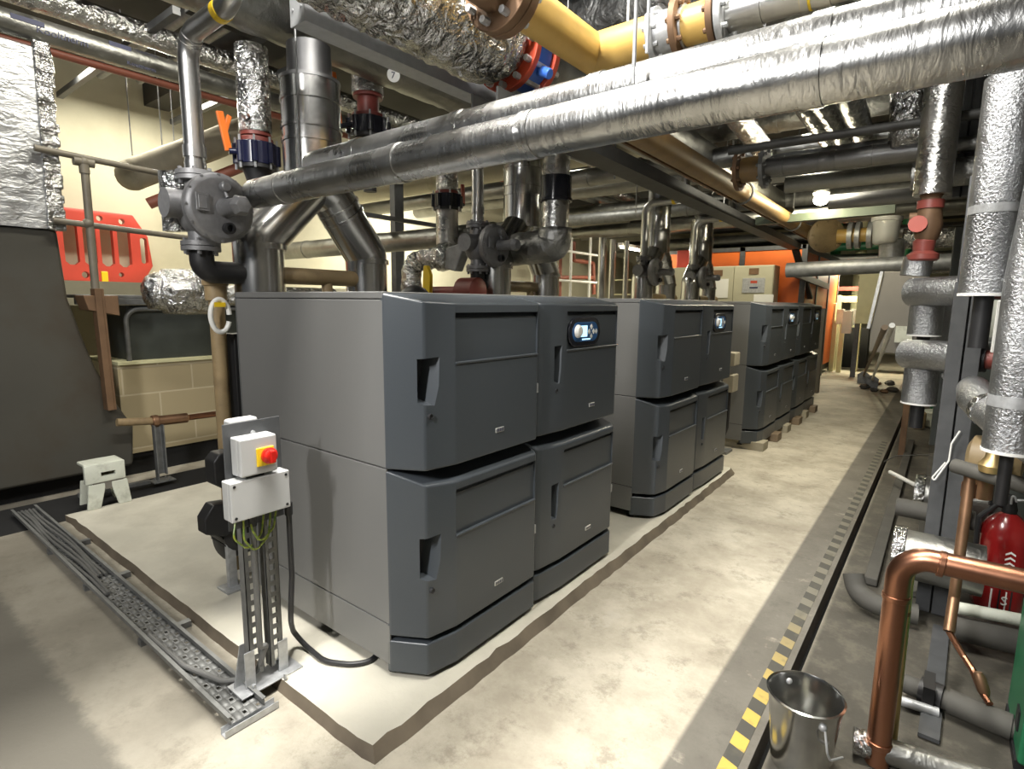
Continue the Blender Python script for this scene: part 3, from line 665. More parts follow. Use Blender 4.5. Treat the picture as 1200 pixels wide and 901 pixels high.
# junction box under it
jb = thing('junction_box', 'light grey rectangular junction box below the red knob isolator', 'junction box', (PX, ym, zb))
j0, j1 = V(270,585,PX+.07), V(340,585,PX+.07); jt, jbm = V(303,559,PX+.07).z, V(308,603,PX+.07).z
MB().box((PX, j0.y, jbm), (PX+.05, j1.y, jt)).build('box_body', 'plastic', jb, bevel=.006)
jl = MB().box((PX+.051, j0.y-.001, jbm-.001), (PX+.074, j1.y+.001, jt+.001)).build('box_lid', 'plastic', jb, bevel=.006)
sc = MB()
for a in (j0.y+.016, j1.y-.016):
    for b in (jbm+.016, jt-.016): sc.cyl((PX+.07, a, b), (PX+.0755, a, b), .006, 8)
sc.build('lid_screws', 'black', jl)
MB().box((PX+.01, j0.y+.08, jt-.01), (PX+.05, j0.y+.15, ib+.005)).build('conduit_coupler', 'black', jb)
for k in range(2): MB().cyl((PX+.03, j0.y+.1+.16*k, jbm-.05), (PX+.03, j0.y+.1+.16*k, jbm+.005), .017, 10).build('cable_gland', 'black', jb)
# cables
g2 = Vector((PX+.03, j0.y+.26, jbm-.05)); e = at(442,772,Z=PZ+.013)
pipe('power_cable', 'black cable looping from the junction box to the foot of the nearest boiler', [g2, (g2.x, g2.y, .5), (g2.x+.005, g2.y-.02, .3), tuple(at(345,745,Z=PZ+.025)), tuple(at(380,775,Z=PZ+.014)), tuple(at(415,779,Z=PZ+.014)), tuple(e), (e.x-.12, e.y+.08, PZ+.014)], .012, 'rubber', None, 'cable', bend=.16, seg=10)
g1 = Vector((PX+.03, j0.y+.1, jbm-.05))
pipe('supply_cable', 'dark grey cable running from the control post down into the cable tray', [g1, (g1.x, g1.y, .55), (g1.x-.0, g1.y+.0, .24), tuple(at(312,755,X=PX+.03)), tuple(at(300,792,Z=.07)), tuple(at(262,799,Z=.056)), tuple(at(215,780,Z=.05)), tuple(at(175,745,Z=.05))], .012, 'greycable', None, 'cable', bend=.12, seg=10)
for k, (dy, dz) in enumerate(((.0,.0),(.03,-.02),(.055,.01))):
    o = Vector((PX+.02, j0.y+.04+dy, jbm+.0))
    pipe('earth_wire', ('outermost yellow green earth wire looping below the junction box', 'middle yellow green earth wire looping below the junction box', 'innermost yellow green earth wire beside the black cable')[k], [o, o+Vector((.03,-.03+dy*.4,-.07+dz)), o+Vector((.02,.03,-.14+dz)), o+Vector((0,.1,-.1+dz)), o+Vector((-.01,.12,-.02))], .0042, 'yelgrn', 'earth wires', 'wire', bend=.03, seg=6)
# circulating pump set behind the plate
pc_ = at(272,600,X=-3.15)
pm = thing('circulating_pump', 'black circulating pump half hidden behind the control post plate', 'pump', (pc_.x, pc_.y, PZ))
MB().lathe((pc_.x-.1, pc_.y+.08, .3), (0,1,0), [(.09,-.12),(.12,-.1),(.12,.1),(.09,.12)], 20).build('volute', 'black', pm)
mt = MB().lathe((pc_.x+.02, pc_.y+.03, .36), (1,0,0), [(.09,-.2),(.1,-.18),(.1,.02),(.07,.05)], 20)
for k in range(12):
    a = 2*PI*k/12; mt.box((pc_.x-.15, pc_.y+.03+math.cos(a)*.1-.005, .36+math.sin(a)*.1-.005), (pc_.x+.03, pc_.y+.03+math.cos(a)*.1+.005, .36+math.sin(a)*.1+.005))
mt.build('motor', 'black', pm)
h0 = at(258,610,X=-3.08)
MB().prism([(h0.y+a*.085, h0.z+b*.1) for a, b in ((-1,-.55),(-1,.3),(-.4,1),(.6,.9),(1,.3),(1,-.8),(.3,-1))], 'X', h0.x-.09, h0.x+.01).build('terminal_box', 'black', pm, bevel=.01)
MB().box((h0.x-.06, h0.y+.04, PZ), (h0.x-.03, h0.y+.09, h0.z-.06)).box((h0.x-.1, h0.y-.0, PZ), (h0.x+.03, h0.y+.12, PZ+.012)).build('stand', 'galv', pm, bevel=.003)
q_ = at(262,552,X=-3.1)
MB().prism([(q_.y+a*.05, q_.z+b*.1) for a, b in ((-1,-.7),(-1,.6),(-.3,1),(1.2,1),(1.2,-1),(-.2,-1))], 'X', q_.x-.12, q_.x).build('pump_head', 'black', pm, bevel=.012)
MB().box((PX-.06, ya+.03, zt-.1), (PX-.005, ya+.15, zt+.012)).build('rear_box', 'plastic', cpost, bevel=.012)
# black flat case edge behind the tan pipe
bc = at(271,440,X=-3.3); tag(MB().box((-3.42, bc.y+.02, .6), (-3.28, bc.y+.12, 1.5)).build('cable_trunking', 'black', bevel=.004), 'black upright trunking squeezed between the tan pipe and the nearest boiler', 'trunking')
# small wall-mounted-style boxes on a stand between second and third boiler
q = at(866,480,X=-1.95)
q.y = min(q.y, 6.5)
gs = thing('gas_cock_stand', 'small dirty grey boxes on an upright stand between second and third boiler', 'stand', (q.x, q.y, 0))
MB().box((q.x-.03, q.y-.04, 0), (q.x+.03, q.y+.04, 1.25)).box((q.x-.25, q.y-.1, 0), (q.x+.1, q.y+.12, .03)).build('upright', 'galvdark', gs)
for z, h in ((1.02,.15),(.72,.2)): MB().box((q.x, q.y-.1, z), (q.x+.12, q.y+.1, z+h)).build('switch_box', 'cloth', gs, bevel=.012)
MB().tube([(q.x+.06, q.y, .72), (q.x+.06, q.y, .3), (q.x-.0, q.y-.06, .04)], .015).build('cable', 'rubber', gs)
# ================================================================== gas governors on top of each boiler
GX = -3.1
def governor():
    c = at(262,243,X=GX+.06); Y, Z = c.y, c.z
    g = thing('gas_governor', 'large round grey gas governor with side spring tower above the nearest boiler', 'governor', (GX, Y, 1.75), 'gas governors above the boilers')
    X = GX
    MB().lathe((X-.075, Y, Z), (1,0,0), [(.05,0),(.12,.01),(.165,.04),(.178,.066),(.178,.082),(.178,.098),(.172,.1),(.164,.106),(.155,.114),(.148,.117),(.06,.12),(0,.12)], 40).bolts((X, Y, Z), (1,0,0), .17, 12, .007, -.02, .033).build('diaphragm_case', 'cast', g)
    tw = MB().lathe((X+.05, Y+.015, Z+.0), (1,0,-.02), [(.05,0),(.044,.015),(.043,.13),(.046,.135),(.046,.15)], 24).build('spring_tower', 'cast', g)
    MB().lathe((X+.2, Y+.015, Z-.003), (1,0,0), [(.056,0),(.054,.015),(.04,.045),(.0,.05)], 6).build('tower_cap', 'cast', tw, bevel=.004)
    MB().lathe((X+.05, Y+.02, Z-.105), (1,0,0), [(.03,0),(.03,.03),(.018,.033),(.017,.01)], 18).build('vent_plug', 'black', g)
    MB().box((X+.05, Y-.135, Z-.03), (X+.062, Y-.07, Z+.06)).box((X+.055, Y-.125, Z-.02), (X+.066, Y-.08, Z+.05)).build('data_plate', 'cast', g, bevel=.004)
    MB().lathe((X+.05, Y+.015, Z+.105), (1,0,0), [(.028,0),(.026,.03),(.02,.035)], 16).cyl((X+.055, Y+.015, Z+.09), (X+.07, Y+.02, Z+.05), .01).build('breather_boss', 'cast', g)
    # valve body behind the case, with flanges above and below
    bx = X-.16
    MB().ball((bx, Y-.03, Z-.01), .115, 20, (1,.95,1.1)).cyl((bx, Y-.03, Z-.01), (X-.05, Y-.0, Z), .075).build('valve_body', 'cast', g)
    MB().tube([(bx, Y-.08, Z+.02), (bx, Y-.2, Z+.02)], .075).build('inlet_stub', 'cast', g)
    for nm, z0, z1 in (('upper_flange', Z+.15, Z+.2), ('lower_flange', Z-.215, Z-.165)):
        MB().cyl((bx, Y-.03, z0), (bx, Y-.03, z0+.022), .098, 28).cyl((bx, Y-.03, z0+.026), (bx, Y-.03, z1), .098, 28).bolts((bx, Y-.03, z0-.02), (0,0,1), .08, 6, .011, 0, .085).cyl((bx, Y-.03, min(Z, z0)), (bx, Y-.03, max(Z, z1)), .06).build(nm, 'cast', g)
    # black elbow to the gas branch along the back of the boiler
    zb = at(345,322,X=GX).z
    MB().tube([(bx, Y-.03, Z-.2), (bx, Y-.03, zb), (bx, Y+.18, zb)], .062, bend=.1).build('black_elbow', 'black', g)
    ye = at(443,325,X=GX).y
    MB().tube([(bx, Y+.16, zb), (bx, ye, zb)], .052, seg=20).cyl((bx, ye-.03, zb), (bx, ye+.015, zb), .056, 20).build('gas_branch', 'ochre', g)
    for yy in (Y+.35, Y+.75): MB().cyl((bx, yy, 1.735), (bx, yy, zb), .035).build('branch_drop', 'ochre', g)
    # steel riser from the upper flange with press-fit sockets, turning towards the aisle
    zt = at(226,45,X=bx).z; yr = Y-.03
    MB().tube([(bx, yr, Z+.2), (bx, yr, zt), (bx+.52, yr, zt+.02), (bx+.52, yr, 4.55)], .05, bend=.13, seg=20, bands=((.0,.05),(.1,.02),(.62,.02),(.66,.02))).cyl((bx, yr, Z+.27), (bx, yr, Z+.33), .057, 20).build('gas_riser', 'steel', g)
    MB().cyl((bx+.36, yr, zt+.012), (bx+.4, yr, zt+.014), .0515, 20).build('yellow_pipe_tape', 'yellow', g)
    return g, bx, Y, Z
G1, gbx, gY, gZ = governor()
# foil lagged branch left of the governor
lb = MB(); q = at(206,240,X=gbx-.12)
lb.cyl(q+Vector((0,0,-.14)), q+Vector((0,0,.17)), .07, 16)
for k in range(len(lb.v)): lb.v[k] += Vector([random.uniform(-.006,.006) for _ in range(3)])
tag(lb.build('lagged_branch', 'crinkle'), 'short foil-lagged pipe end close behind the left of the nearest governor', 'lagging')
dup(G1, (0, 2.28, 0), 'grey gas governor seen edge-on above the second boiler')
dup(G1, (0, 5.6, -.06), 'gas governor with a pale round face above the third boiler, left of the beige cabinet')
dup(G1, (0, 7.45, -.06), 'gas governor above the farthest boiler, in front of the beige cabinet')
# ================================================================== flues
FX = -3.28
def flue():
    f = thing('boiler_flue', 'shiny steel twin-leg flue rising from the nearest boiler under the silver pipes', 'flue', (FX, 2.1, 1.73), 'boiler flues')
    def p(x, y): return at(x, y, X=FX)
    r = .142
    a0, a1 = p(305,335), p(305,283); j = p(368,215)
    c0, c1, c2 = p(430,338), p(430,300), p(392,236)
    a0.z = c0.z = 1.735
    for nm, pts in (('near_leg', [a0, Vector((a0.x,a0.y,a1.z)), j+Vector((0,0,.02))]), ('far_leg', [c0, Vector((c0.x,c0.y,c1.z)), c2+Vector((0,-.02,0.02)), j+Vector((0,.02,.0))])):
        o = MB().tube(pts, r, bend=.07, seg=24).build(nm, 'stainless', f, ang=20)
    for nm, q in (('leg_band', a1+Vector((0,0,-.05))), ('leg_band', c1+Vector((0,0,-.06)))):
        MB().cyl(q, q+Vector((0,0,.035)), r+.007, 28).build(nm, 'stainless', f, bevel=.004)
    d = (c2-c1).normalized()
    for k in (.33, .4): MB().cyl(c1+d*k*.9, c1+d*(k*.9+.022), r+.006, 28).build('leg_band', 'stainless', f, bevel=.004)
    m0 = j+Vector((0,0,-.05)); zt = p(366,100).z; ys = j.y
    MB().tube([m0, (FX, ys, zt)], .178, seg=28, bands=((.28,.02),(.36,.02),(.52,.02))).build('main_stack', 'stainless', f)
    MB().lathe((FX, ys, zt), (0,0,1), [(.182,0),(.182,.02),(.135,.03),(.13,.22)], 28).build('upper_stack', 'darksteel', f)
    MB().box((FX+.11, ys-.05, j.z-.02), (FX+.14, ys+.05, j.z+.1)).build('inspection_plate', 'stainless', f)
    return f
F1 = flue()
dup(F1, (0.05, 2.15, 0), 'steel twin-leg flue of the second boiler beside the dark foil-lagged bend')
dup(F1, (0, 5.3, 0), 'steel twin-leg flue of the third boiler right of the lit tube lamp')
dup(F1, (0, 7.06, 0), 'steel twin-leg flue of the farthest boiler in front of the orange housing')
# ================================================================== valves
def valve_riser(x, ytop, yfoil, yspool, yvalve, ybot, X, rpx, label, cone, lever, lab_pipe, spool=True, black=False):
    """upright lagged pipe with a wafer butterfly valve under it"""
    def p(y): q = at(x, y, X=X); return q
    q0 = p(yvalve); r = rpx*mpp(q0); Y = q0.y
    pipe('lagged_riser', lab_pipe, [(X, Y, p(yfoil).z), (X, Y, p(ytop).z)], r, 'crinkle', None, 'pipe', jit=.02, seg=18, step=.05)
    v = thing('butterfly_valve', label, 'valve', (X, Y, p(ybot).z))
    zs0, zs1 = p(yspool).z, p(yfoil).z
    if spool:
        MB().cyl((X,Y,zs0), (X,Y,zs1-.002), r*.68, 20).cyl((X,Y,zs1-.025), (X,Y,zs1), r*.95, 20).cyl((X,Y,zs0), (X,Y,zs0+.03), r*1.05, 24).build('red_spool', 'redpaint', v, bevel=.004)
    zv0 = p(yvalve+ (ybot-yspool)*.28).z
    m = 'blackgloss' if black else 'blue'
    b = MB().cyl((X,Y,zv0), (X,Y,zs0), r*1.22, 28)
    for k in range(8):
        a = 2*PI*k/8+.2; b.cyl((X+math.cos(a)*r*1.25, Y+math.sin(a)*r*1.25, zv0+.006), (X+math.cos(a)*r*1.25, Y+math.sin(a)*r*1.25, zs0-.006), r*.2, 10)
    b.build('valve_body', m, v, bevel=.006)
    MB().bolts((X,Y,zv0-.03), (0,0,1), r*1.25, 8, .008, 0, (zs0-zv0)+.06, .2).build('flange_bolts', 'galv', v)
    MB().cyl((X,Y,zv0-.022), (X,Y,zv0), r*1.18, 24).build('lower_flange', 'black', v)
    if cone: MB().lathe((X,Y,zv0-.02), (0,0,-1), [(r*.9,0),(r*.85,.02),(r*.42,.17),(r*.42,.4)], 22).build('reducer', 'black', v)
    if lever:
        (lx0, ly0), (lx1, ly1), sp = lever
        X2 = X-.02
        A, B = at(lx0, ly0, X=X2), at(lx1, ly1, X=X2)
        zc = (zv0+zs0)/2
        MB().tube([(X, Y+(r*1.1 if A.y > Y else -r*1.1), zc), (X2, A.y, A.z)], .02).build('spindle_neck', m, v)
        lv = MB().beam(A, B, .045, .022, (1,0,0))
        if sp: lv.beam(A.lerp(B,.45), A.lerp(B,.95)+Vector((0,.06,0)), .03, .02, (1,0,0))
        lv.build('orange_lever' if sp is not None else 'red_lever', 'orange' if sp is not None else 'redvalve', v, bevel=.006)
    return v
valve_riser(301, 58, 157, 169, 183, 212, -3.75, 18, 'navy butterfly valve on a black reducer, orange forked lever to its left', True, ((268,177),(257,130), True), 'crumpled foil upright pipe above the navy valve with the forked orange lever')
valve_riser(432, 55, 112, 140, 152, 168, -3.75, 18, 'black butterfly valve under a dark red spool, upright orange lever to its left', True, ((398,148),(390,84), False), 'bright foil upright pipe above the dark red spool', black=True)
valve_riser(524, 150, 224, 228, 238, 250, -4.3, 13, 'black butterfly valve with a small red lever, beyond the nearest boiler', False, ((543,240),(542,216), None), 'foil upright pipe running through the valve with the small red lever', black=True)
q = at(524,262,X=-4.3); pipe('lagged_riser', 'foil upright pipe below the valve with the small red lever', [(-4.3, q.y, q.z-.25), (-4.3, q.y, at(524,246,X=-4.3).z)], 13*mpp(q), 'foilz', None, 'pipe', jit=.01)
# numbered disc hanging near the red spool
q = at(461,88,X=-3.2); tg = MB().lathe(q, (1,-.5,-.2), [(.045,0),(.045,.003)], 24)
t = thing('number_tag', 'white round numbered tag hanging beside the dark red valve spool', 'tag', tuple(q-Vector((0,0,.05)))); tg.build('disc', 'white', t)
d = Vector((1,-.5,-.2)).normalized(); xd = Vector((0,0,1)).cross(d).normalized(); yd = d.cross(xd)
text_mesh('7', .06, q+d*.004-xd*.018-yd*.022, xd, yd).build('numeral', 'ink', t)
MB().tube([q+Vector((0,0,.04)), q+Vector((-.05,.05,.2))], .003, seg=6).build('wire', 'galv', t)
# ================================================================== twin silver pipes across the aisle
SY = 1.6
z1 = 2.258
def bands(n, L, seed):
    rr = random.Random(seed); return tuple(sorted((L*(i+.2+.6*rr.random())/n, .05) for i in range(n)))
pipe('silver_pipe', 'lower and nearer of the twin foil pipes crossing the whole view', [(-2.99, SY, z1), (2.2, SY, z1)], .074, 'foil', 'twin silver pipes overhead', seg=40, bands=bands(7, 5.2, 3), jit=.006, step=.03)
pipe('silver_pipe', 'upper and farther of the twin foil pipes crossing the whole view', [(-2.66, SY+.15, z1+.125), (2.2, SY+.15, z1+.125)], .074, 'foil', 'twin silver pipes overhead', seg=40, bands=bands(8, 4.9, 5), jit=.006, step=.03)
def rod(label, x0, y0, y1, X=None, Y=None, r=.005, ztop=4.58, group='hanger rods'):
    k = {'X': X} if X is not None else {'Y': Y}
    b = at(x0, y1, **k); return tag(MB().cyl(b, (b.x, b.y, ztop), r, 8).build('hanger_rod', 'galv' if r > .0055 else 'galvdark'), label, 'rod', group)
rod('thick bright hanger rod meeting the lower silver pipe near its brightest patch', 742, 0, 98, Y=SY, r=.006)
rod('bright hanger rod behind the twin silver pipes, just right of the thick one', 758, 0, 62, Y=SY+.15, r=.006)
rod('thin dark hanger rod reaching the twin silver pipes in front of the big flue', 353, 20, 205, Y=SY+.15, r=.005)
rod('thin rod dropping onto the yellow gas pipe right of the red valve flange', 665, 0, 38, X=-1.75, r=.004)
# big crumpled foil main with the red and blue valve
FXm, FZ, FR = -2.2, 3.17, .24
mm = MB(); n0 = len(mm.v)
mm.tube([(FXm, .2, FZ), (FXm, 2.72, FZ)], FR, seg=48, step=.02)
rr = random.Random(4); fy = {}
for i, v in enumerate(mm.v):
    key = round(v.y, 3)
    if key not in fy: fy[key] = rr.uniform(-.012, .01)
    d = Vector((v.x-FXm, 0, v.z-FZ))
    if d.length > .01: mm.v[i] = v+d.normalized()*(fy[key]+rr.uniform(-.006,.006)-(.05 if v.y > 2.62 else 0))
tag(mm.build('lagged_main', 'crinkle', ang=180), 'very wide crumpled foil main running overhead towards the red and blue valve', 'pipe')
fvv = thing('flanged_valve', 'red flanged valve with bright blue body at the end of the wide foil main', 'valve', (FXm, 2.85, FZ-.2))
for yy, nm in ((2.74, 'near_flange'), (2.93, 'far_flange')): MB().cyl((FXm, yy, FZ), (FXm, yy+.045, FZ), .235, 32).cyl((FXm, yy-.06, FZ), (FXm, yy+.1, FZ), .15, 24).build(nm, 'redvalve', fvv, bevel=.006)
MB().cyl((FXm, 2.79, FZ), (FXm, 2.925, FZ), .21, 32).cyl((FXm+.12, 2.857, FZ-.1), (FXm+.24, 2.857, FZ-.16), .03).build('blue_body', 'blue2', fvv, bevel=.006)
MB().bolts((FXm, 2.7, FZ), (0,1,0), .205, 12, .018, 0, .32).build('flange_bolts', 'galv', fvv)
cr = MB().tube([(FXm, 2.99, FZ), (FXm, 9.5, FZ)], .2, seg=24, step=.06, jit=.03)
tag(cr.build('lagged_main', 'dullfoil', ang=180), 'wide foil main continuing beyond the red and blue valve', 'pipe')
# grey trunking
tz0, tz1 = 3.015, 3.135
tr_ = thing('steel_trunking', 'straight grey steel trunking hung under the wide crumpled foil main', 'trunking', (-2.6, 2.4, tz0))
MB().box((-2.67, 1.66, tz0), (-2.55, 3.9, tz1)).build('trough', 'trunk', tr_, bevel=.003)
MB().box((-2.675, 1.655, tz1), (-2.545, 3.9, tz1+.012)).build('lid', 'trunk', tr_)
MB().box((-2.672, 1.653, tz0-.002), (-2.548, 1.66, tz1)).bolts((-2.61, 1.655, tz0+.07), (0,-1,0), .035, 2, .006, 0, .008).build('end_cap', 'trunk', tr_)
# yellow gas main with flange and steel branch
GZ = 2.985; GXm = -1.6
ye = at(694,88,X=GXm).y; g = thing('yellow_gas_main', 'fat ochre yellow gas pipe with a brown bolted flange near the ceiling', 'gas pipe', (GXm, 2.2, GZ-.2))
fy0 = at(600,12,X=GXm).y-.05
MB().tube([(GXm, fy0+.02, GZ), (GXm, ye+.09, GZ)], .094, seg=28).build('pipe', 'yellowpipe', g)
MB().tube([(GXm, ye, GZ), (GXm+.34, ye, GZ)], .095, seg=28).build('branch', 'yellowpipe', g)
MB().cyl((GXm, fy0-.06, GZ), (GXm, fy0-.015, GZ), .17, 36).cyl((GXm, fy0-.01, GZ), (GXm, fy0+.035, GZ), .17, 36).build('flange_pair', 'brownmet', g, bevel=.005)
MB().bolts((GXm, fy0-.1, GZ), (0,1,0), .135, 8, .016, 0, .17, .3).build('flange_bolts', 'galv', g)
MB().tube([(GXm, fy0-.06, GZ), (GXm, fy0-3.5, GZ)], .1, seg=24).build('near_pipe', 'brownmet', g)
by = ye
b2 = thing('steel_gas_branch', 'press-fitted steel gas pipe with brown and black flanges above the twin silver pipes', 'gas pipe', (GXm+.9, by, GZ-.12))
def fl(x, m, nm, r=.14, w=.03): return MB().cyl((x, by, GZ), (x+w, by, GZ), r, 32).bolts((x-.02, by, GZ), (1,0,0), r*.78, 8, .013, 0, w+.04).build(nm, m, b2, bevel=.003)
fl(GXm+.34, 'galv', 'grey_flange', .12); fl(GXm+.46, 'brownmet', 'brown_flange')
MB().cyl((GXm+.34, by, GZ), (GXm+.5, by, GZ), .095, 24).build('grey_spool', 'galv', b2)
MB().cyl((GXm+.49, by, GZ), (GXm+.64, by, GZ), .085, 24).build('yellow_spool', 'yellowpipe', b2)
fl(GXm+.63, 'brownmet', 'brown_flange'); fl(GXm+.665, 'galv', 'grey_flange')
MB().tube([(GXm+.69, by, GZ), (2.15, by, GZ)], .075, seg=24, bands=((.12,.03),(.3,.03),(.36,.05),(.55,.03),(1.2,.03))).build('press_pipe', 'steel', b2)
MB().cyl((GXm+.99, by, GZ), (GXm+1.03, by, GZ), .078, 24).build('yellow_pipe_tape', 'yellow', b2)
MB().box((GXm+.05, by+.13, GZ-.02), (GXm+.8, by+.2, GZ+.12)).build('bracket', 'galv', b2)
rod('bright rod holding the flanged steel gas branch', 735, 0, 40, Y=by, r=.007)
# ================================================================== pipes along the upper left wall
def run(name, label, pa, pb, r, m, ext0=0., ext1=0., group=None, cat='pipe', **k):
    a = at(*pa[:2], **pa[2]); b = at(*pb[:2], **pb[2]); d = (b-a).normalized()
    return pipe(name, label, [a-d*ext0, b+d*ext1], r, m, group, cat, **k)
XL = -5.8
a = at(0, 22, X=XL); zz = a.z
p1 = thing('lettered_pipe', 'dull silver foil pipe with dark printed lettering at upper left, over the tank', 'pipe', (XL, a.y+1, zz-.09))
MB().tube([(XL, a.y-1.5, zz), (XL, 13, zz)], .088, seg=24, step=.08, jit=.012).build('pipe', 'dullfoil', p1)
for txt, px, py, sz in (('Kooltherm', 42, 34, .075), ('insulation', 160, 58, .045), ('Kooltherm', 150, 76, .05)):
    q = at(px, py, X=XL+.088)
    h = q.z-zz; h = max(-.06, min(.07, h))
    text_mesh(txt, sz, (XL+math.sqrt(.09**2-h*h)+.002, q.y, zz+h-.02), (0,1,0), (0,0,1), .0015).build('lettering', 'ink', p1)
for px, py, w in ((12,18,.2), (128,50,.16)):
    q = at(px, py, X=XL+.088); h = max(-.05, min(.06, q.z-zz))
    MB().box((XL+math.sqrt(.09**2-h*h)-.006, q.y, zz+h-.015), (XL+math.sqrt(.09**2-h*h)+.004, q.y+w, zz+h+.02)).build('printed_label', 'ink', p1)
z2 = at(65, 5, X=XL).z
pipe('upper_foil_pipe', 'bright foil pipe just above the lettered pipe at upper left', [(XL-.02, -.5, z2+.01), (XL-.02, 12, z2+.01)], .1, 'crinkle', None, seg=24, bands=((1.9,.05),(3.1,.04),(4.,.04)), step=.06, jit=.015)
z3 = at(50, 58, X=-6.2).z
pipe('red_pipe', 'thin red-brown pipe running below the lettered foil pipe along the cream wall', [(-6.2, .5, z3), (-6.2, 9, z3)], .034, 'redbrown', None, bands=((1.,.05),(3.,.05)))
for i, (x, y0, y1) in enumerate(((155,95,182),(190,105,170),(204,108,165))):
    rod(('thin rod on the cream wall left of the others, over the beige lagged pipe','middle thin rod against the cream wall over the beige lagged pipe','thin rod against the cream wall nearest the steel gas riser')[i], x, y0, y1, X=-6.9, r=.006)
# beige cloth-lagged pipe sloping behind the steel riser
q0, q1 = at(155,205,X=-7.2), at(300,150,X=-6.6)
bg = MB(); dq = (q1-q0).normalized(); bg.tube([q0, q1+dq*.5], .16, seg=22, step=.09, jit=.02); bg.ball(q0, .165, 18)
tag(bg.build('lagged_bend', 'cloth', ang=180), 'fat beige cloth-lagged bend rising behind the steel gas riser', 'pipe')
q0, q1 = q0+Vector((.1,.1,-.3)), q1+Vector((.1,.1,-.3))
pipe('old_red_pipe', 'dull reddish pipe under the fat beige lagged bend', [q0, q1], .06, 'redbrown', None)
# duct above the valves
q = at(440,62,X=-3.5)
dm = MB(); dm.tube([(-3.5, .2, q.z), (-3.5, 9, q.z)], .19, seg=28, step=.06, jit=.02)
tag(dm.build('dull_foil_duct', 'dullfoil', ang=180), 'wide dull foil duct running above the two butterfly valves', 'duct')
q = at(700,10,Y=4.2)
dm = MB(); dm.tube([(-2.8, 4.3, 3.95), (1.5, 4.3, 3.95)], .36, seg=30, step=.1, jit=.03)
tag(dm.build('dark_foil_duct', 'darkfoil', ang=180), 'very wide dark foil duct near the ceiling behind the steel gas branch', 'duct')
MBd = MB().box((-4.6, 2.0, 3.75), (-3.75, 2.5, 4.3)); tag(MBd.build('dark_duct_box', 'void', bevel=.01), 'black square duct box near the ceiling above the steel riser bend', 'duct')
for i, (y, z, r) in enumerate(((1.2,4.25,.05),(1.6,4.3,.04))):
    pipe('dark_conduit', ('dark pipe under the ceiling at upper left, the nearer of two','dark pipe under the ceiling at upper left, the farther of two')[i], [(-8, y+1.3, z), (-3.2, y+1.3, z)], r, 'galvdark', None)
for i, y in enumerate((2.2, 3.4)):
    tag(MB().beam((-8.4, y, 4.02), (-5.2, y, 4.02), .06, .06).build('strut_beam', 'strut'), ('near','far')[i]+' dark strut carrying the foil pipes at upper left', 'strut')
# ================================================================== behind the first two boilers
q0, q1 = at(445,285,Y=4.6), at(562,275,Y=4.6)
pipe('foil_cross_pipe', 'dull foil pipe crossing behind the second governor at mid height', [(q0.x-2.6, 4.6, q0.z), (q1.x+.2, 4.6, q0.z)], 13*mpp(q1), 'dullfoil', None, seg=20, bands=((1.,.04),(2.6,.04)), step=.06, jit=.01)
q0 = at(450,226,Y=6.2)
pipe('beige_cross_pipe', 'pale beige lagged pipe crossing behind the small red lever valve', [(-8.4, 6.2, q0.z), (-2.6, 6.2, q0.z+.05)], .13, 'cream', None, seg=20, bands=((2.,.05),(3.,.05)))
# foil lagged valve group with yellow handle
q = at(495,305,Y=4.1); lg = MB()
lg.tube([q+Vector((.35,0,.02)), q, q+Vector((-.16,0,-.03)), q+Vector((-.18,0,-.4))], .1, bend=.12, step=.04)
lg.lathe(q+Vector((.25,0,.02)), (1,0,.0), [(.1,0),(.14,.02),(.14,.12),(.1,.14)], 14)
for k in range(len(lg.v)): lg.v[k] += Vector([random.uniform(-.014,.014) for _ in range(3)])
tag(lg.build('lagged_valve', 'crinkle', ang=180), 'crumpled foil-lagged elbow behind the nearest boiler, over the black round cap', 'lagging')
q = at(531,302,Y=4.0); tag(MB().prism([(q.x-.12,q.z-.1),(q.x+.02,q.z-.13),(q.x+.13,q.z+.08),(q.x+.06,q.z+.13),(q.x-.1,q.z+.1)],'Y',4.,4.12).build('valve_cover', 'galvdark', bevel=.015), 'dark grey block-shaped valve cover right of the crumpled foil elbow', 'valve cover')
q = at(486,345,Y=2.9); 
pd = MB().ball((q.x, 2.9, q.z-.06), .13, 20).cyl((q.x, 2.9, 1.72), (q.x, 2.9, q.z-.05), .12)
tag(pd.build('pump_cap', 'black'), 'black domed cap standing on the rear of the nearest boiler', 'cap')
q = at(500,325,Y=3.4); tag(MB().prism([(q.x-.04,q.z-.2),(q.x+.05,q.z-.2),(q.x+.06,q.z+.02),(q.x+.02,q.z+.1),(q.x-.02,q.z+.1),(q.x-.03,q.z)],'Y',3.38,3.42).build('yellow_lever', 'yellow', bevel=.008), 'yellow lever handle below the crumpled foil elbow', 'handle')
q = at(552,338,Y=3.5); hd = MB().lathe((q.x-.12,3.5,q.z-.02),(1,0,0),[(.08,0),(.11,.02),(.11,.2),(.08,.22)],18).lathe((q.x-.55,3.5,q.z-.03),(1,0,0),[(.05,0),(.05,.45)],14)
tag(hd.build('red_pump', 'redpaint'), 'dark red pump body lying on top of the nearest boiler by the second governor', 'pump')
q = at(465,300,X=-5.6); tag(MB().beam((-5.6, q.y-2, q.z+.45), (-5.6, q.y+4, q.z+.45), .05, .05).build('strut_beam', 'strut'), 'dark strut rail above the dull foil cross pipe', 'strut')
q = at(468,250,X=-6.2); tag(MB().box((-6.3, q.y-.08, 1.2), (-6.2, q.y+.08, 4.2)).build('strut_post', 'strut'), 'dark upright post against the cream wall behind the cross pipes', 'post')
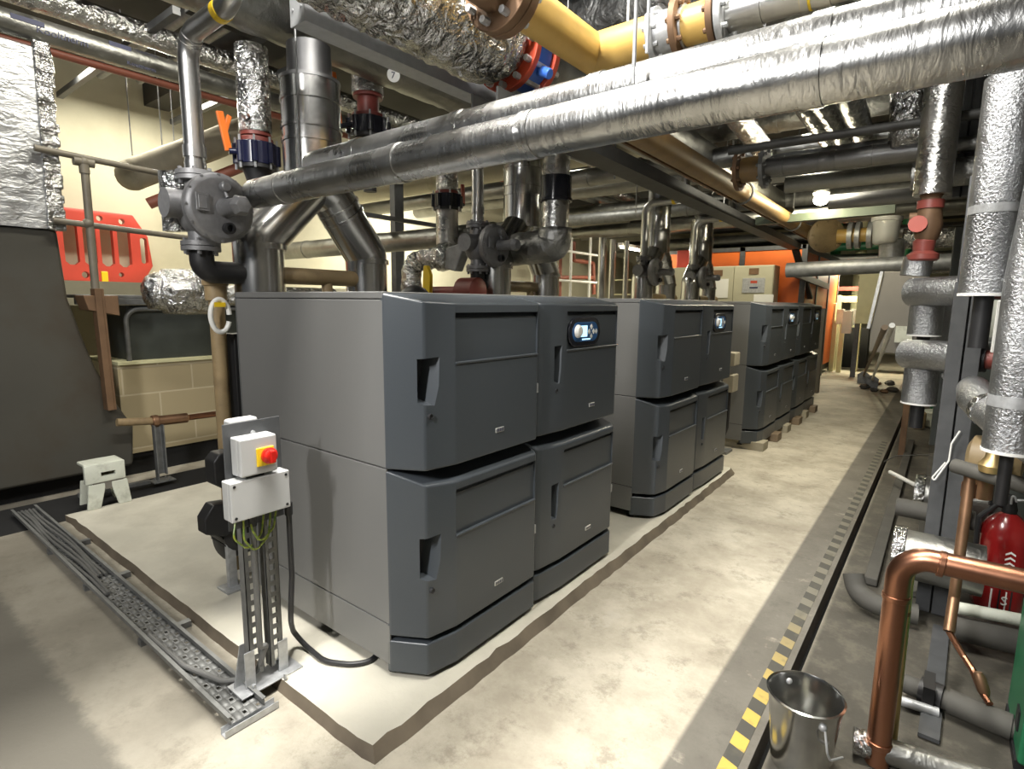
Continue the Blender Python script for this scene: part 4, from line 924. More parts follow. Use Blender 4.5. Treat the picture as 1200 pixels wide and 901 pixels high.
# second boiler: foil pipe with black sleeve, dark lagged bend
q = at(652,200,X=-2.7); Y = q.y; r = 16*mpp(q); zb = at(652,285,X=-2.7).z
s = thing('sleeved_pipe', 'foil pipe with a broad black sleeve dropping behind the nearest boiler display', 'pipe', (-2.7, Y, zb))
zt1, zt2 = at(652,207,X=-2.7).z, at(652,237,X=-2.7).z
MB().tube([(-2.7, Y, 3.4), (-2.7, Y, zb+.05)], r, seg=22, step=.06, jit=.01).build('pipe', 'foilz', s)
MB().cyl((-2.7, Y, zt2), (-2.7, Y, zt1), r*1.14, 24).cyl((-2.7, Y, zt2), (-2.7, Y, zt2+.03), r*1.22, 24).build('black_sleeve', 'blackgloss', s, bevel=.006)
lb = MB(); lb.tube([(-2.7, Y, zb+.12), (-2.7, Y, zb-.02), (-3.3, Y+.05, zb-.03)], r*1.25, bend=.16, seg=20, step=.05)
for k in range(len(lb.v)): lb.v[k] += Vector([random.uniform(-.005,.005) for _ in range(3)])
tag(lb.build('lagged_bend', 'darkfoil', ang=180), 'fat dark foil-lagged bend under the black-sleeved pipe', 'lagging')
# upright pipes and frames at the far left
for i, (x, y0, y1, r) in enumerate(((704,278,350,.075),(716,280,350,.06),(732,282,350,.05))):
    q = at(x, y1, X=-5.2); pipe('upright_pipe', ('leftmost','middle','rightmost')[i]+' of the three steel uprights left of the lit tube lamp', [(-5.2, q.y, 0), (-5.2, q.y, at(x,y0,X=-5.2).z)], r, 'steel', None)
fr = thing('pale_railing', 'pale tubular frame before the cream wall left of the steel uprights', 'frame', tuple(at(680,340,X=-6.5)))
for x in (668, 690): p = at(x, 345, X=-6.5); MB().cyl((-6.5, p.y, .2), (-6.5, p.y, at(x,278,X=-6.5).z), .03).build('upright', 'white', fr)
for yy in (292, 328): a, b = at(650,yy,X=-6.5), at(700,yy,X=-6.5); MB().cyl((-6.5,a.y,a.z), (-6.5,b.y,a.z), .028).build('crossbar', 'white', fr)
a, b, c, d = at(672,283,X=-7), at(672,305,X=-7), at(695,308,X=-7), at(696,345,X=-7)
pipe('red_loop_pipe', 'red-brown pipe loop low on the cream wall beyond the pale frame', [a, b, c, d], .05, 'redbrown', None)
a, b = at(655,325,X=-7), at(696,325,X=-7); pipe('red_header', 'short red-brown pipe across the pale frame', [a, b], .045, 'redbrown', None)
for i, x in enumerate((656, 750, 762)):
    p = at(x, 345, X=-7.4); pipe('red_dropper', ('near','middle','far')[i]+' red-brown dropper pipe against the cream wall', [(-7.4, p.y, .3), (-7.4, p.y, at(x,300,X=-7.4).z)], .04, 'redbrown', None)
# ================================================================== overhead runs in the middle
names = ['darksteel','dullfoil','galvdark','dullfoil','darkfoil','galvdark','dullfoil','steel','dullfoil','galvdark','dullfoil']
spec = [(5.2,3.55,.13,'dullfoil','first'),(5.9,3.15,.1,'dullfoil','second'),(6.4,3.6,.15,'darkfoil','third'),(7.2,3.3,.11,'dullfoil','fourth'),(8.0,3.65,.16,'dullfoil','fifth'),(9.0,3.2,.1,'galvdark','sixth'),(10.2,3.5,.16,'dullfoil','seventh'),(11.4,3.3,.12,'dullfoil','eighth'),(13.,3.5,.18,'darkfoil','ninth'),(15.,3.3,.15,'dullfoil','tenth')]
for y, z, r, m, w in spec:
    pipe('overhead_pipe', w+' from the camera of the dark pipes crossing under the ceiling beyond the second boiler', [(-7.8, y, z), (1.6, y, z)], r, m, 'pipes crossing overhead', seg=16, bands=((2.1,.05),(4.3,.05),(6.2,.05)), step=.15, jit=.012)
for i, (x, y0, y1, X) in enumerate(((720,180,210,-2.4),(803,190,230,-2.4),(650,170,215,-4.),(745,225,250,-3.3),(848,205,240,-2.2),(640,160,200,-3.6))):
    rod(('rod left of the brown beam under the dark ceiling','rod between the grey channel and the brown beam','rod beside the black-sleeved pipe','rod over the third governor','rod over the beige cabinet','thin rod in front of the dark ceiling left of the grey channel')[i], x, y0, y1, X=X, r=.007)
# long dark channel and long brown gas main running away
a, b = at(690,183,Z=2.75), at(925,289,Z=2.75); d = (b-a).normalized()
ch = thing('long_channel', 'long dark grey steel channel running away under the ceiling left of the brown gas pipe', 'channel', tuple(a))
e0, e1 = a-d*1.2, b+d*.6
MB().beam(e0, e1, .2, .012).beam(e0+Vector((-.09,0,.05)), e1+Vector((-.09,0,.05)), .012, .1).beam(e0+Vector((.09,0,.05)), e1+Vector((.09,0,.05)), .012, .1).build('channel', 'channel', ch)
MB().beam(e1, e1+Vector((.1,1.2,-.9)), .12, .05).build('raking_leg', 'channel', ch)
a, b = at(758,160,Z=2.85), at(968,284,Z=2.85); d = (b-a).normalized()
gm = thing('long_gas_main', 'long dull brown-yellow gas pipe running away down the aisle under the ceiling', 'gas pipe', tuple(a))
MB().tube([a-d*.3, b], .09, seg=24).build('pipe', 'yellowdark', gm)
MB().beam(a-d*.3+Vector((-.1,0,-.04)), b+Vector((-.1,0,-.04)), .02, .05).build('edge_angle', 'brownmet', gm)
MB().cyl(b-d*.05, b+d*.12, .11, 24).build('end_cap', 'yellowpipe', gm)
for t in (.3, .62):
    q = a.lerp(b, t); MB().tube([q+Vector((.0,.0,1.5)), q+Vector((0,0,.2))], .012, seg=8).tube([q+Vector((math.cos(k*PI/8)*.11, 0, math.sin(k*PI/8)*.11)) for k in range(17)], .012, bend=.01, seg=6).build('pipe_hanger', 'galvdark', gm)
# valve cluster by the gas main
q = at(885,198,Y=5.0)
vc = thing('ring_valve', 'old dark gas valve with brown flanges on the steel cross pipe at upper right', 'valve', tuple(q))
MB().cyl(q+Vector((-.1,0,0)), q+Vector((.06,0,0)), .1, 20).build('yellow_spool', 'yellowdark', vc)
for dx in (-.14, .06): MB().cyl(q+Vector((dx,0,0)), q+Vector((dx+.03,0,0)), .16, 24).bolts(q+Vector((dx-.02,0,0)), (1,0,0), .125, 8, .013, 0, .07).build('flange', 'brownmet' if dx < 0 else 'galvdark', vc)
MB().tube([q+Vector((.09,0,0)), q+Vector((1.35,0,-.02)), q+Vector((1.35,.0,.75))], .07, seg=20, bend=.16, bands=((.1,.03),(.35,.03),(.45,.04),(.7,.03))).build('press_pipe', 'darksteel', vc)
# foil ducts hanging between beams at upper right
fd = [((866,138),(905,190),6.0,.16,'left'),((945,125),(985,185),6.2,.13,'second'),((965,125),(1000,180),6.4,.13,'third'),((1000,115),(1022,185),5.6,.15,'fourth')]
for i, ((x0,y0),(x1,y1),Y,r,w) in enumerate(fd):
    p, q = at(x0-8,y0-10,Z=3.1), at(x1,y1,Z=3.1); r *= .55
    pipe('sloping_foil_pipe', ('first','second','third','fourth')[i]+' from the left of the short foil pipes between dark pipes at upper right', [p, q], r, 'crinkle', 'sloping foil pipes at upper right', seg=18, step=.06, jit=.02)
p, q = at(1062,100,Y=5.), at(1066,172,Y=5.)
lg = MB().tube([(p.x,5.,3.9), (q.x,5.,q.z)], .13, seg=18, step=.06, jit=.03); tag(lg.build('hanging_foil_pipe', 'crinkle', ang=180), 'upright crumpled foil pipe end hanging under the silver pipes at upper right', 'pipe')
for i, (x0,y0,x1,y1,Y,r,m) in enumerate(((905,195,1090,188,5.4,.1,'galvdark'),(935,215,1090,208,5.9,.08,'dullfoil'),(985,236,1090,228,6.5,.07,'darksteel'),(870,175,960,165,4.6,.03,'channel'),(1090,205,1195,195,4.8,.09,'darkfoil'),(1110,172,1180,160,4.8,.05,'darkfoil'))):
    a, b = at(x0,y0,Y=Y), at(x1,y1,Y=Y)
    pipe('cross_pipe', ('thick dark pipe just behind the dark gas valve at upper right','dull foil pipe below the thick dark pipe at upper right','slim steel pipe above the pale green channel','slim dark bar in front of the yellowish foil pipes','dark foil pipe end right of the tall foil riser','short dark pipe at the right behind the tall foil riser')[i], [(a.x-.1,Y,a.z),(1.5,Y,a.z)], r, m, None, seg=16, step=.15, jit=.01)
# pale green channel with the bulkhead lamp
a, b = at(905,258,Y=8.2), at(1050,240,Y=8.2)
tag(MB().beam((a.x-.2,8.2,a.z), (b.x,8.2,a.z+.02), .12, .1).build('green_channel', mat('pale_green_paint',(.07,.09,.06),.5,0.,.1)), 'pale green channel crossing overhead beside the bright lamp', 'channel')
# ================================================================== lamps
def batten(p, q, label, tube=True):
    p = Vector(p); q = Vector(q); t = thing('strip_lamp', label, 'lamp', tuple((p+q)/2))
    MB().beam(p+Vector((0,0,.06)), q+Vector((0,0,.06)), .1, .06).build('batten', 'white', t)
    MB().cyl(p+Vector((0,0,.0)), q+Vector((0,0,0)), .02, 10).build('tube', 'tube', t)
    MB().cyl(p-(q-p).normalized()*.04, p, .024, 8).cyl(q, q+(q-p).normalized()*.04, .024, 8).build('lamp_holders', 'white', t)
    return t
q = at(740,292,X=-5.6); batten((q.x, q.y-.55, q.z), (q.x, q.y+.55, q.z), 'lit tube lamp glowing over the far left between governor and steel uprights')
q = at(962,234,Y=8.0); bk = thing('bulkhead_lamp', 'bright bulkhead lamp beside the pale green channel over the aisle', 'lamp', tuple(q))
MB().lathe(q+Vector((0,0,.06)), (0,0,1), [(.09,0),(.1,.02),(.08,.06)], 18).build('lamp_base', 'white', bk)
MB().ball(q, .085, 16, (1,1,.8)).build('glass', 'bulb', bk)
q = at(985,318,Y=17); batten((q.x-.7, 17, q.z), (q.x+.5, 17, q.z), 'lit tube lamp above the far end of the aisle')
# ================================================================== far plant
# beige control cabinet
Yc = 11.6
a, b = at(779,316,Y=Yc), at(908,308,Y=Yc)
cz = (a.z+b.z)/2
cab = thing('control_cabinet', 'beige two-door control cabinet in front of the orange housing', 'cabinet', ((a.x+b.x)/2, Yc+.3, 0))
MB().box((a.x, Yc, .1), (b.x, Yc+.45, cz)).build('body', 'beige', cab, bevel=.01)
MB().box((a.x+.01, Yc+.01, 0), (b.x-.01, Yc+.43, .1)).build('base', 'black', cab)
xm = at(860,330,Y=Yc).x
for x0, x1 in ((a.x+.01, xm-.006), (xm+.006, b.x-.01)):
    d = MB().box((x0, Yc-.022, .12), (x1, Yc, cz-.015)).build('door', 'beige', cab, bevel=.004)
    hx = x0+.06 if x0 > xm-.02 else x1-.1
    MB().box((hx, Yc-.035, 1.35), (hx+.03, Yc-.02, 1.5)).build('handle', 'black', d)
    vx = (x0+x1)/2-.12 if x0 > xm-.02 else x1-.6
    va = at(884,318,Y=Yc) if x0 > xm-.02 else at(842,320,Y=Yc)
    MB().box((va.x-.09, Yc-.03, va.z-.06), (va.x+.09, Yc-.02, va.z+.06)).build('vent', 'brownmet', d)
p0, p1_ = at(871,326,Y=Yc), at(896,343,Y=Yc)
sg = thing('cabinet_notice', 'grey notice with red heading on the right door of the beige cabinet', 'notice', (p0.x, Yc-.03, p1_.z))
MB().box((p0.x, Yc-.032, p1_.z), (p1_.x, Yc-.023, p0.z)).build('plate', 'galv', sg)
MB().box((p0.x+(p1_.x-p0.x)*.36, Yc-.035, p0.z-.1), (p0.x+(p1_.x-p0.x)*.66, Yc-.031, p0.z-.05)).build('red_heading', 'redvalve', sg)
MB().box((p0.x+(p1_.x-p0.x)*.33, Yc-.035, p0.z-.2), (p0.x+(p1_.x-p0.x)*.7, Yc-.031, p0.z-.17)).build('dark_line', 'ink', sg)
for i, (x0,y0,x1,y1) in enumerate(((839,327,853,349),(884,345,906,359))):
    p, q = at(x0,y0,Y=Yc), at(x1,y1,Y=Yc); tag(MB().box((p.x, Yc-.032, q.z), (q.x, Yc-.0235, p.z)).build('paper_sheet', 'paper'), ('white paper sheet on the left door of the beige cabinet','white paper sheet low on the right edge of the beige cabinet')[i], 'paper')
# orange housing behind
Yo = 12.4
a, b = at(786,292,Y=Yo), at(944,288,Y=Yo); oz = at(870,290,Y=Yo).z
hs = thing('orange_housing', 'large bright orange plant housing with dark frame behind the beige cabinet', 'housing', ((a.x+b.x)/2, Yo+2, 0))
xs = [a.x-.25, a.x+.65, (a.x+b.x)/2+.2, b.x]
for x0, x1 in zip(xs, xs[1:]): MB().box((x0+.05, Yo, .25), (x1-.05, Yo+.04, oz-.06)).build('front_panel', 'orangepanel', hs, bevel=.01)
ys = [Yo+.05, Yo+1.5, Yo+3., Yo+4.4]
for y0, y1 in zip(ys, ys[1:]): MB().box((b.x-.04, y0+.05, .25), (b.x, y1-.05, oz-.1)).build('side_panel', 'orangepanel', hs, bevel=.01)
MB().box((xs[0], Yo+.02, .1), (b.x-.03, Yo+4.4, oz-.02)).build('core', 'black', hs)
fm = MB()
for x in xs: fm.box((x-.05, Yo-.02, 0), (x+.05, Yo+.05, oz))
for y in ys: fm.box((b.x-.05, y-.05, 0), (b.x+.02, y+.05, oz))
fm.box((xs[0]-.05, Yo-.02, oz-.08), (b.x+.02, Yo+.05, oz)).box((b.x-.05, Yo, oz-.12), (b.x+.02, Yo+4.4, oz)).build('frame', 'strut', hs)
q = at(922,318,X=b.x+.03); MB().beam(at(925,318,X=b.x+.06), at(970,336,X=b.x+.06), .06, .12).build('cross_rail', 'strut', hs)
q0 = at(653,455,Y=6)
rx0, rx1 = at(793,300,Y=Yc+.1).x, at(808,300,Y=Yc+.1).x
tag(MB().box((rx0, Yc+.1, cz+.002), (rx1, Yc+.35, at(800,293,Y=Yc+.1).z)).build('red_box', 'barrier', bevel=.02), 'bright red box standing on top of the beige cabinet at its left end', 'box')
ld = thing('step_ladder', 'pale step ladder standing left of the beige cabinet', 'ladder', (a.x-.6, 11.5, 0))
for x in (a.x-1.0, a.x-.4): MB().beam((x, 11.2, 0), (x+.05, 11.5, 2.5), .05, .03).build('stile', 'creamgloss', ld)
for k in range(7): MB().beam((a.x-1.0, 11.22+.04*k, .3+.32*k), (a.x-.38, 11.22+.04*k, .3+.32*k), .06, .025).build('rung', 'creamgloss', ld)
# gas train beyond the brown-yellow main
q = at(968,276,Y=9.6)
gt = thing('gas_train', 'yellow gas train with big dark flange and pale filter pot, far down the aisle', 'gas train', tuple(q-Vector((0,0,.2))))
MB().lathe(q, (.5,-.85,0), [(.2,-.04),(.25,-.03),(.25,.03),(.2,.05)], 28).bolts(q, (.5,-.85,0), .2, 8, .022, -.06, .07).build('blank_flange', 'ochre', gt)
e = at(1030,270,Y=9.6)
MB().tube([q+Vector((.15,0,-.02)), Vector((e.x,9.6,q.z-.02))], .1, seg=16).build('yellow_pipe', 'yellowpipe', gt)
for x in (997,1006,1020): c = at(x,273,Y=9.6); MB().cyl((c.x-.03,9.6,q.z-.02), (c.x+.03,9.6,q.z-.02), .19, 22).build('flange', 'galv', gt)
c = at(1038,272,Y=9.5); MB().lathe((c.x,9.5,c.z-.16), (0,0,1), [(.13,0),(.15,.02),(.17,.3),(.19,.31),(.19,.36),(.15,.37)], 24).build('filter_pot', 'white', gt)
c = at(1045,292,Y=9.6); MB().lathe((c.x,9.6,c.z-.14), (0,0,1), [(.12,0),(.15,.03),(.16,.25),(.12,.28)], 20).build('lower_pot', 'galv', gt)
tag(MB().tube([(at(1058,278,Y=9.7).x,9.7,q.z-.1), (1.4,9.7,q.z-.1)], .14, seg=18, step=.08, jit=.03).build('foil_tail', 'crinkle', ang=180), 'crumpled foil pipe right of the pale filter pot', 'pipe')
tag(MB().tube([(at(1058,294,Y=9.7).x,9.8,q.z-.45), (1.4,9.8,q.z-.45)], .13, seg=18, step=.08, jit=.03).build('foil_tail', 'crinkle', ang=180), 'crumpled foil pipe below and right of the pale filter pot', 'pipe')
a, b = at(950,316,Y=8.6), at(1090,303,Y=8.6); pipe('grey_cross_pipe', 'long dull grey pipe crossing low over the far aisle', [(a.x-.3,8.6,a.z), (1.6,8.6,b.z)], .1, 'galvdark', None, seg=16)
# cream door frame and hanging boards at the far end
Yd = 17.
a, b, c = at(962,350,Y=Yd), at(1010,345,Y=Yd), at(962,425,Z=0)
fr = thing('cream_doorway', 'cream painted steel doorway frame at the far end of the aisle', 'frame', ((a.x+b.x)/2, Yd, 0))
zt = at(980,346,Y=Yd).z
for x, w in ((a.x,.16),(a.x+.45,.1),(b.x-.0,.12)): MB().box((x-w/2, Yd-.1, 0), (x+w/2, Yd+.1, zt)).build('upright', 'creamgloss', fr)
MB().box((a.x, Yd-.08, zt-.18), (b.x+.6, Yd+.08, zt-.02)).build('lintel', 'creamgloss', fr)
MB().box((a.x-.3, Yd-.06, zt+.12), (b.x, Yd+.06, zt+.22)).build('top_rail', 'redpaint', fr)
for i, (x0,y0,x1,y1,Y,m) in enumerate(((969,355,978,378,16.5,'creamgloss'),(981,362,988,380,16.4,'stool'),(988,364,997,391,16.,'paper'),(997,362,1003,381,16.2,'paper'))):
    p, q = at(x0,y0,Y=Y), at(x1,y1,Y=Y); t = MB().box((p.x,Y,q.z), (q.x,Y+.12,p.z)).build('wall_box', m, bevel=.01)
    tag(t, ('tall yellowish box leftmost of those hanging in the far doorway','small pale box second from left in the far doorway','pinkish white board third from left in the far doorway','short white board rightmost in the far doorway')[i], 'box')
for i, (x, Y) in enumerate(((975,16.6),(984,16.5),(1001,15.6))):
    q = at(x, 418, Y=Y); tag(MB().box((q.x-.05, Y-.05, 0), (q.x+.05, Y+.05, 1.35)).build('frame_leg', 'creamgloss' if i < 2 else 'strut'), ('left cream leg under the hanging boxes of the far doorway','right cream leg under the hanging boxes of the far doorway','dark grey post on the right of the far doorway')[i], 'post')
tag(MB().box((at(1000,430,Z=0).x-.08, 12.2, 0), (at(1000,430,Z=0).x+.1, 12.35, at(1006,362,Y=12.2).z)).build('grey_post', 'panel'), 'grey steel post standing beside the leaning grey panel', 'post')
tag(MB().box((at(988,395,Y=18).x-.4, 18, 0), (at(988,395,Y=18).x+.6, 18.5, 1.1)).build('dark_cabinet', 'void'), 'black cabinet low in the far doorway', 'cabinet')
for i, (x, z, m) in enumerate(((-3.6,2.9,'creamgloss'),(-2.9,3.1,'green'),(-2.2,2.8,'creamgloss'),(-1.6,3.05,'galv'),(-1.1,2.8,'green'))):
    pipe('far_pipe', ('first','second','third','fourth','fifth')[i]+' from the left of the upright pipes on the far wall', [(x, 20-.3*i, .8), (x, 20-.3*i, 4.2)], .14, m, 'upright pipes on the far wall')
for i, (z, m) in enumerate(((2.75,'creamgloss'),(3.05,'dullfoil'),(3.4,'green'))):
    pipe('far_cross_pipe', ('lowest','middle','highest')[i]+' pipe crossing the far wall above the cream doorway', [(-5, 18.6+.2*i, z), (1.8, 18.6+.2*i, z)], .12, m, None)
q = at(1003,365,Y=15); tag(MB().box((q.x, 15, 1.3), (q.x+.55, 15.3, 2.7)).build('cream_locker', 'creamgloss', bevel=.01), 'cream locker right of the far doorway', 'locker')
# ================================================================== leaning panel and tools
Xp = -.32
P4 = [at(x, y, Y=7.6) for x, y in ((1018,412),(1082,417),(1090,318),(1036,318),(1020,385))]
lp = thing('sheet_metal_board', 'grey-brown sheet steel panel with a sloping left edge hung over shovels', 'panel', tuple(P4[0]))
MB().prism([(p.x, p.z) for p in P4], 'Y', 7.6, 7.66).build('sheet', 'panel', lp, bevel=.008)
p, q = at(1050,382,Y=7.58), at(1068,402,Y=7.58); MB().box((p.x,7.575,q.z),(q.x,7.6,p.z)).build('label_plate', 'stool', lp)
MB().beam(P4[3]+Vector((-.02,-.01,0)), P4[4]+Vector((-.02,-.01,0)), .03, .03).build('edge_strip', 'galv', lp)
MB().beam((P4[1].x-.1,7.68,0), (P4[1].x-.1,7.68,P4[1].z+.3), .06, .06).build('panel_leg', 'brownmet', lp)
for i, (x0,y0,x1,y1) in enumerate(((1033,415,1022,445),(1023,415,1012,440))):
    a, b = at(x0,y0,Y=7.5), at(x1,y1,Z=.18); s = thing('shovel', ('shovel with pale handle leaning under the grey panel','shovel behind it with a worn wooden handle')[i], 'shovel', (b.x,b.y,0))
    MB().tube([a+(a-b)*.4, b], .02, seg=10).build('shaft', 'white' if i == 0 else 'wood', s)
    d = (a-b).normalized(); 
    MB().prism([(b.x-.11,.0),(b.x+.11,.0),(b.x+.12,.2),(b.x+.03,.27),(b.x-.03,.27),(b.x-.12,.2)], 'Y', b.y-.01, b.y+.01).build('blade', 'galvdark', s)
for i in range(9):
    c = at(random.uniform(1010,1052), random.uniform(447,462), Z=0); r = random.uniform(.05,.11)
    mb = MB().ball((c.x,c.y,r*.55), r, 8, (1.2,1,.6)); 
    for k in range(len(mb.v)): mb.v[k] += Vector([random.uniform(-.01,.01) for _ in range(3)])
    tag(mb.build('rubble_lump', 'brownmet' if i % 3 == 0 else 'grime', ang=20), 'dusty lump of rubble on the floor under the grey panel', 'rubble', 'rubble under the grey panel')
for i, (x0,x1,m) in enumerate(((1040,1046,'board'),(1052,1062,'ochre'))):
    continue
    a, b = at(x0,440,Z=0), at(x1,415,Y=7.9); tag(MB().beam((a.x,8.1,0), (b.x,8.3,1.3), .16, .04, (0,1,0)).build('plank', m), ('dark board leaning behind the shovels','tan board leaning right of the dark board behind the shovels')[i], 'board')
# ================================================================== right side: sleeved pipes, frames
def T(x, y, Y): return at(x, y, Y=Y)
YA = 2.75
a, b = T(1172,92,YA), T(1168,345,YA)
x = (a.x+b.x)/2+.0
r1 = thing('tall_sleeved_pipe', 'tall stippled grey sleeved pipe at the right edge, ending in a white-rimmed cut', 'pipe', (x, YA, b.z))
MB().tube([(x, YA, b.z), (x, YA, a.z)], .079, seg=28).build('sleeve', 'sleeve', r1)
MB().cyl((x, YA, b.z-.006), (x, YA, b.z+.004), .081, 28).build('white_rim', 'white', r1)
MB().cyl((x, YA, b.z+.29), (x, YA, b.z+.32), .0805, 28).build('tape_band', 'galv', r1)
MB().tube([(x, YA, b.z), (x, YA, b.z-.2)], .03).build('bare_pipe', 'black', r1)
MB().tube([(x, YA, a.z-.06), (x+.02, YA, a.z+.02), (x+.5, YA, a.z+.03)], .079, bend=.06, seg=24).build('top_bend', 'sleeve', r1)
a, b = T(1202,330,2.62), T(1181,528,2.62)
r2 = thing('low_sleeved_pipe', 'lower stippled grey sleeved pipe at the right edge with a white cut end', 'pipe', (b.x, 2.62, b.z))
MB().tube([(b.x, 2.62, b.z), (b.x+.0, 2.62, a.z), (b.x+.03,2.62,a.z+.5)], .075, seg=28).build('sleeve', 'sleeve', r2)
MB().cyl((b.x, 2.62, b.z-.006), (b.x, 2.62, b.z+.004), .077, 28).build('white_rim', 'white', r2)
MB().cyl((b.x, 2.62, b.z+.16), (b.x, 2.62, b.z+.2), .0765, 28).build('tape_band', 'galv', r2)
MB().tube([(b.x, 2.62, b.z), (b.x, 2.62, b.z-.2)], .02).build('bare_pipe', 'black', r2)
c, d = T(1143,467,3.3), T(1185,505,2.95)
r3 = thing('slanting_sleeved_pipe', 'short grey sleeved pipe slanting behind the low sleeved pipe at the right', 'pipe', tuple(d))
MB().tube([c+Vector((0,.25,.01)), c, d, d+Vector((.2,-.15,-.12))], .07, seg=22, bend=.08).build('sleeve', 'sleeve', r3)
MB().cyl(c.lerp(d,.35), c.lerp(d,.45), .074, 22).build('foil_patch', 'crinkle', r3)
# second stack of sleeved pipes with red valve
YB = 4.4
a, b = T(1108,88,YB), T(1100,228,YB)
r4 = thing('tall_foil_riser', 'tall bright foil riser under the silver pipes, above the red valve', 'pipe', (a.x, YB, b.z))
MB().tube([(a.x, YB, b.z), (a.x, YB, a.z+.9)], .098, seg=26, step=.06, jit=.006).build('lagging', 'foilz', r4)
MB().cyl((a.x, YB, b.z), (a.x, YB, b.z-.1), .05).build('bare_pipe', 'ochre', r4)
v0, v1 = T(1100,240,YB), T(1085,302,YB)
rv = thing('red_valve', 'rust-red gate valve between the tall foil riser and the sleeved elbow', 'valve', (a.x, YB, v1.z))
MB().lathe((a.x-.01, YB, v1.z-.02), (0,0,1), [(.075,0),(.085,.01),(.085,.04),(.055,.06),(.06,.12),(.045,.14)], 20).build('lower_body', 'redpaint', rv)
MB().lathe((a.x, YB, v1.z+.1), (0,0,1), [(.05,0),(.065,.03),(.075,.1),(.06,.2),(.05,.26),(.065,.28),(.065,.33),(.045,.34)], 20).cyl((a.x-.1,YB,v1.z+.25),(a.x+.05,YB,v1.z+.25),.03).build('valve_body', 'brownmet', rv)
MB().cyl((a.x, YB, v0.z-.02), (a.x, YB, v0.z+.03), .07, 20).build('top_flange', 'redpaint', rv)
MB().cyl((a.x-.05, YB-.09, v1.z+.2), (a.x-.05, YB-.06, v1.z+.2), .05, 12).build('handle_boss', 'redvalve', rv)
e0, e1, e2 = T(1086,304,YB), T(1083,343,YB), T(1083,392,YB)
def elbow_set(nm, label, zc, zend, xv, Y, r, xr, up=None):
    t = thing(nm, label, 'pipe', (xv, Y, zend))
    MB().tube([(xv, Y, zend), (xv, Y, zc+r*.9)], r, seg=26).build('upright_sleeve', 'sleeve', t)
    MB().tube([(xv-r*.95, Y-.01, zc), (xr, Y-.25, zc+.01)], r*.97, seg=26).build('level_sleeve', 'sleeve', t)
    MB().cyl((xv, Y, zend-.005), (xv, Y, zend+.004), r*1.02, 26).build('white_rim', 'white', t)
    MB().lathe((xv-r*.95-.004, Y-.01, zc), (1,0,0), [(r*1.0,0),(r*1.0,.006)], 26).build('white_rim', 'white', t)
    MB().tube([(xv, Y, zend), (xv, Y, zend-.15)], .035).build('bare_pipe', 'black', t)
    MB().cyl((xr, Y-.25, zc+.01), (xr+.05, Y-.26, zc+.01), r*.8, 20).build('end_collar', 'black', t)
    MB().tube([(xr, Y-.25, zc+.01), (xr+.3, Y-.3, zc)], .05).build('red_tail', 'redpaint', t)
    return t
elbow_set('sleeved_elbow', 'upper grey sleeved elbow below the red valve', e1.z, e2.z, e2.x, YB-.1, .088, T(1150,345,YB-.3).x)
MB_ = MB().tube([(a.x-.04, YB+.02, e0.z-.1), (a.x-.03, YB+.02, v1.z)], .08, seg=22); tag(MB_.build('sleeve_stub', 'sleeve'), 'short upright grey sleeve right under the red valve', 'pipe')
f1, f2 = T(1078,415,YB-.3), T(1076,472,YB-.3)
elbow_set('sleeved_elbow', 'lower grey sleeved elbow ending above the yellowish pipe foot', f1.z, f2.z, f2.x, YB-.3, .088, T(1142,418,YB-.55).x)
q = T(1083,395,YB); tag(MB().tube([(q.x+.08, YB+.1, f1.z), (q.x+.08, YB+.1, e1.z)], .075, seg=20).build('sleeve_stub', 'sleeve'), 'grey sleeve glimpsed between the two sleeved elbows', 'pipe')
# strut frames
def upright(label, x0, y0, x1, y1, Y, w=.1, m='strut'):
    p, q = T(x0,y0,Y), T(x1,y1,Y); xx = (p.x+q.x)/2; zb = max(0, q.z) if y1 < 600 else 0
    mb = MB().box((xx-w/2, Y-.002, zb), (xx-.004, Y+.05, p.z)).box((xx+.004, Y-.002, zb), (xx+w/2, Y+.05, p.z)).box((xx-w/2, Y+.04, zb), (xx+w/2, Y+.06, p.z))
    return tag(mb.build('strut_upright', m, bevel=.003), label, 'upright')
upright('tall dark grey double strut upright on the right behind the copper pipe', 1128, 330, 1103, 700, 3.75, .14)
upright('grey strut upright just left of the tall sleeved pipe at the right edge', 1150, 205, 1136, 330, 3.4, .085)
upright('slim dark upright behind the tall foil riser at upper right', 1140, 90, 1128, 230, 4.9, .09)
pz = T(1125,300,5.4); tag(MB().box((pz.x-.05, 5.5, .6), (pz.x+1.2, 5.6, 2.3)).build('dark_back_panel', 'greengrey', bevel=.01), 'dark green-grey back panel behind the sleeved elbows on the right', 'panel')
pz = T(1170,352,2.95); pw = T(1180,415,2.95); tag(MB().box((pz.x, 3.0, pw.z), (pz.x+.05, 3.02, pz.z)).build('white_strip_board', 'white', bevel=.003), 'narrow white strip board between the two sleeved pipes at the right edge', 'board')
pz = T(1150,440,4.2); tag(MB().box((pz.x-.05, 4.6, .25), (pz.x+1.1, 5.1, 1.5)).build('dark_machine_case', 'greengrey', bevel=.03), 'dark green machine casing low behind the tall strut upright', 'casing')
q = T(1150,345,4.0); tag(MB().box((q.x-.35, 4.95, 1.5), (q.x+.2, 5.0, 1.75)).build('pale_plate', 'stool'), 'pale plate glimpsed between the sleeved elbows and the dark panel', 'plate')  # plain pale plastic plate
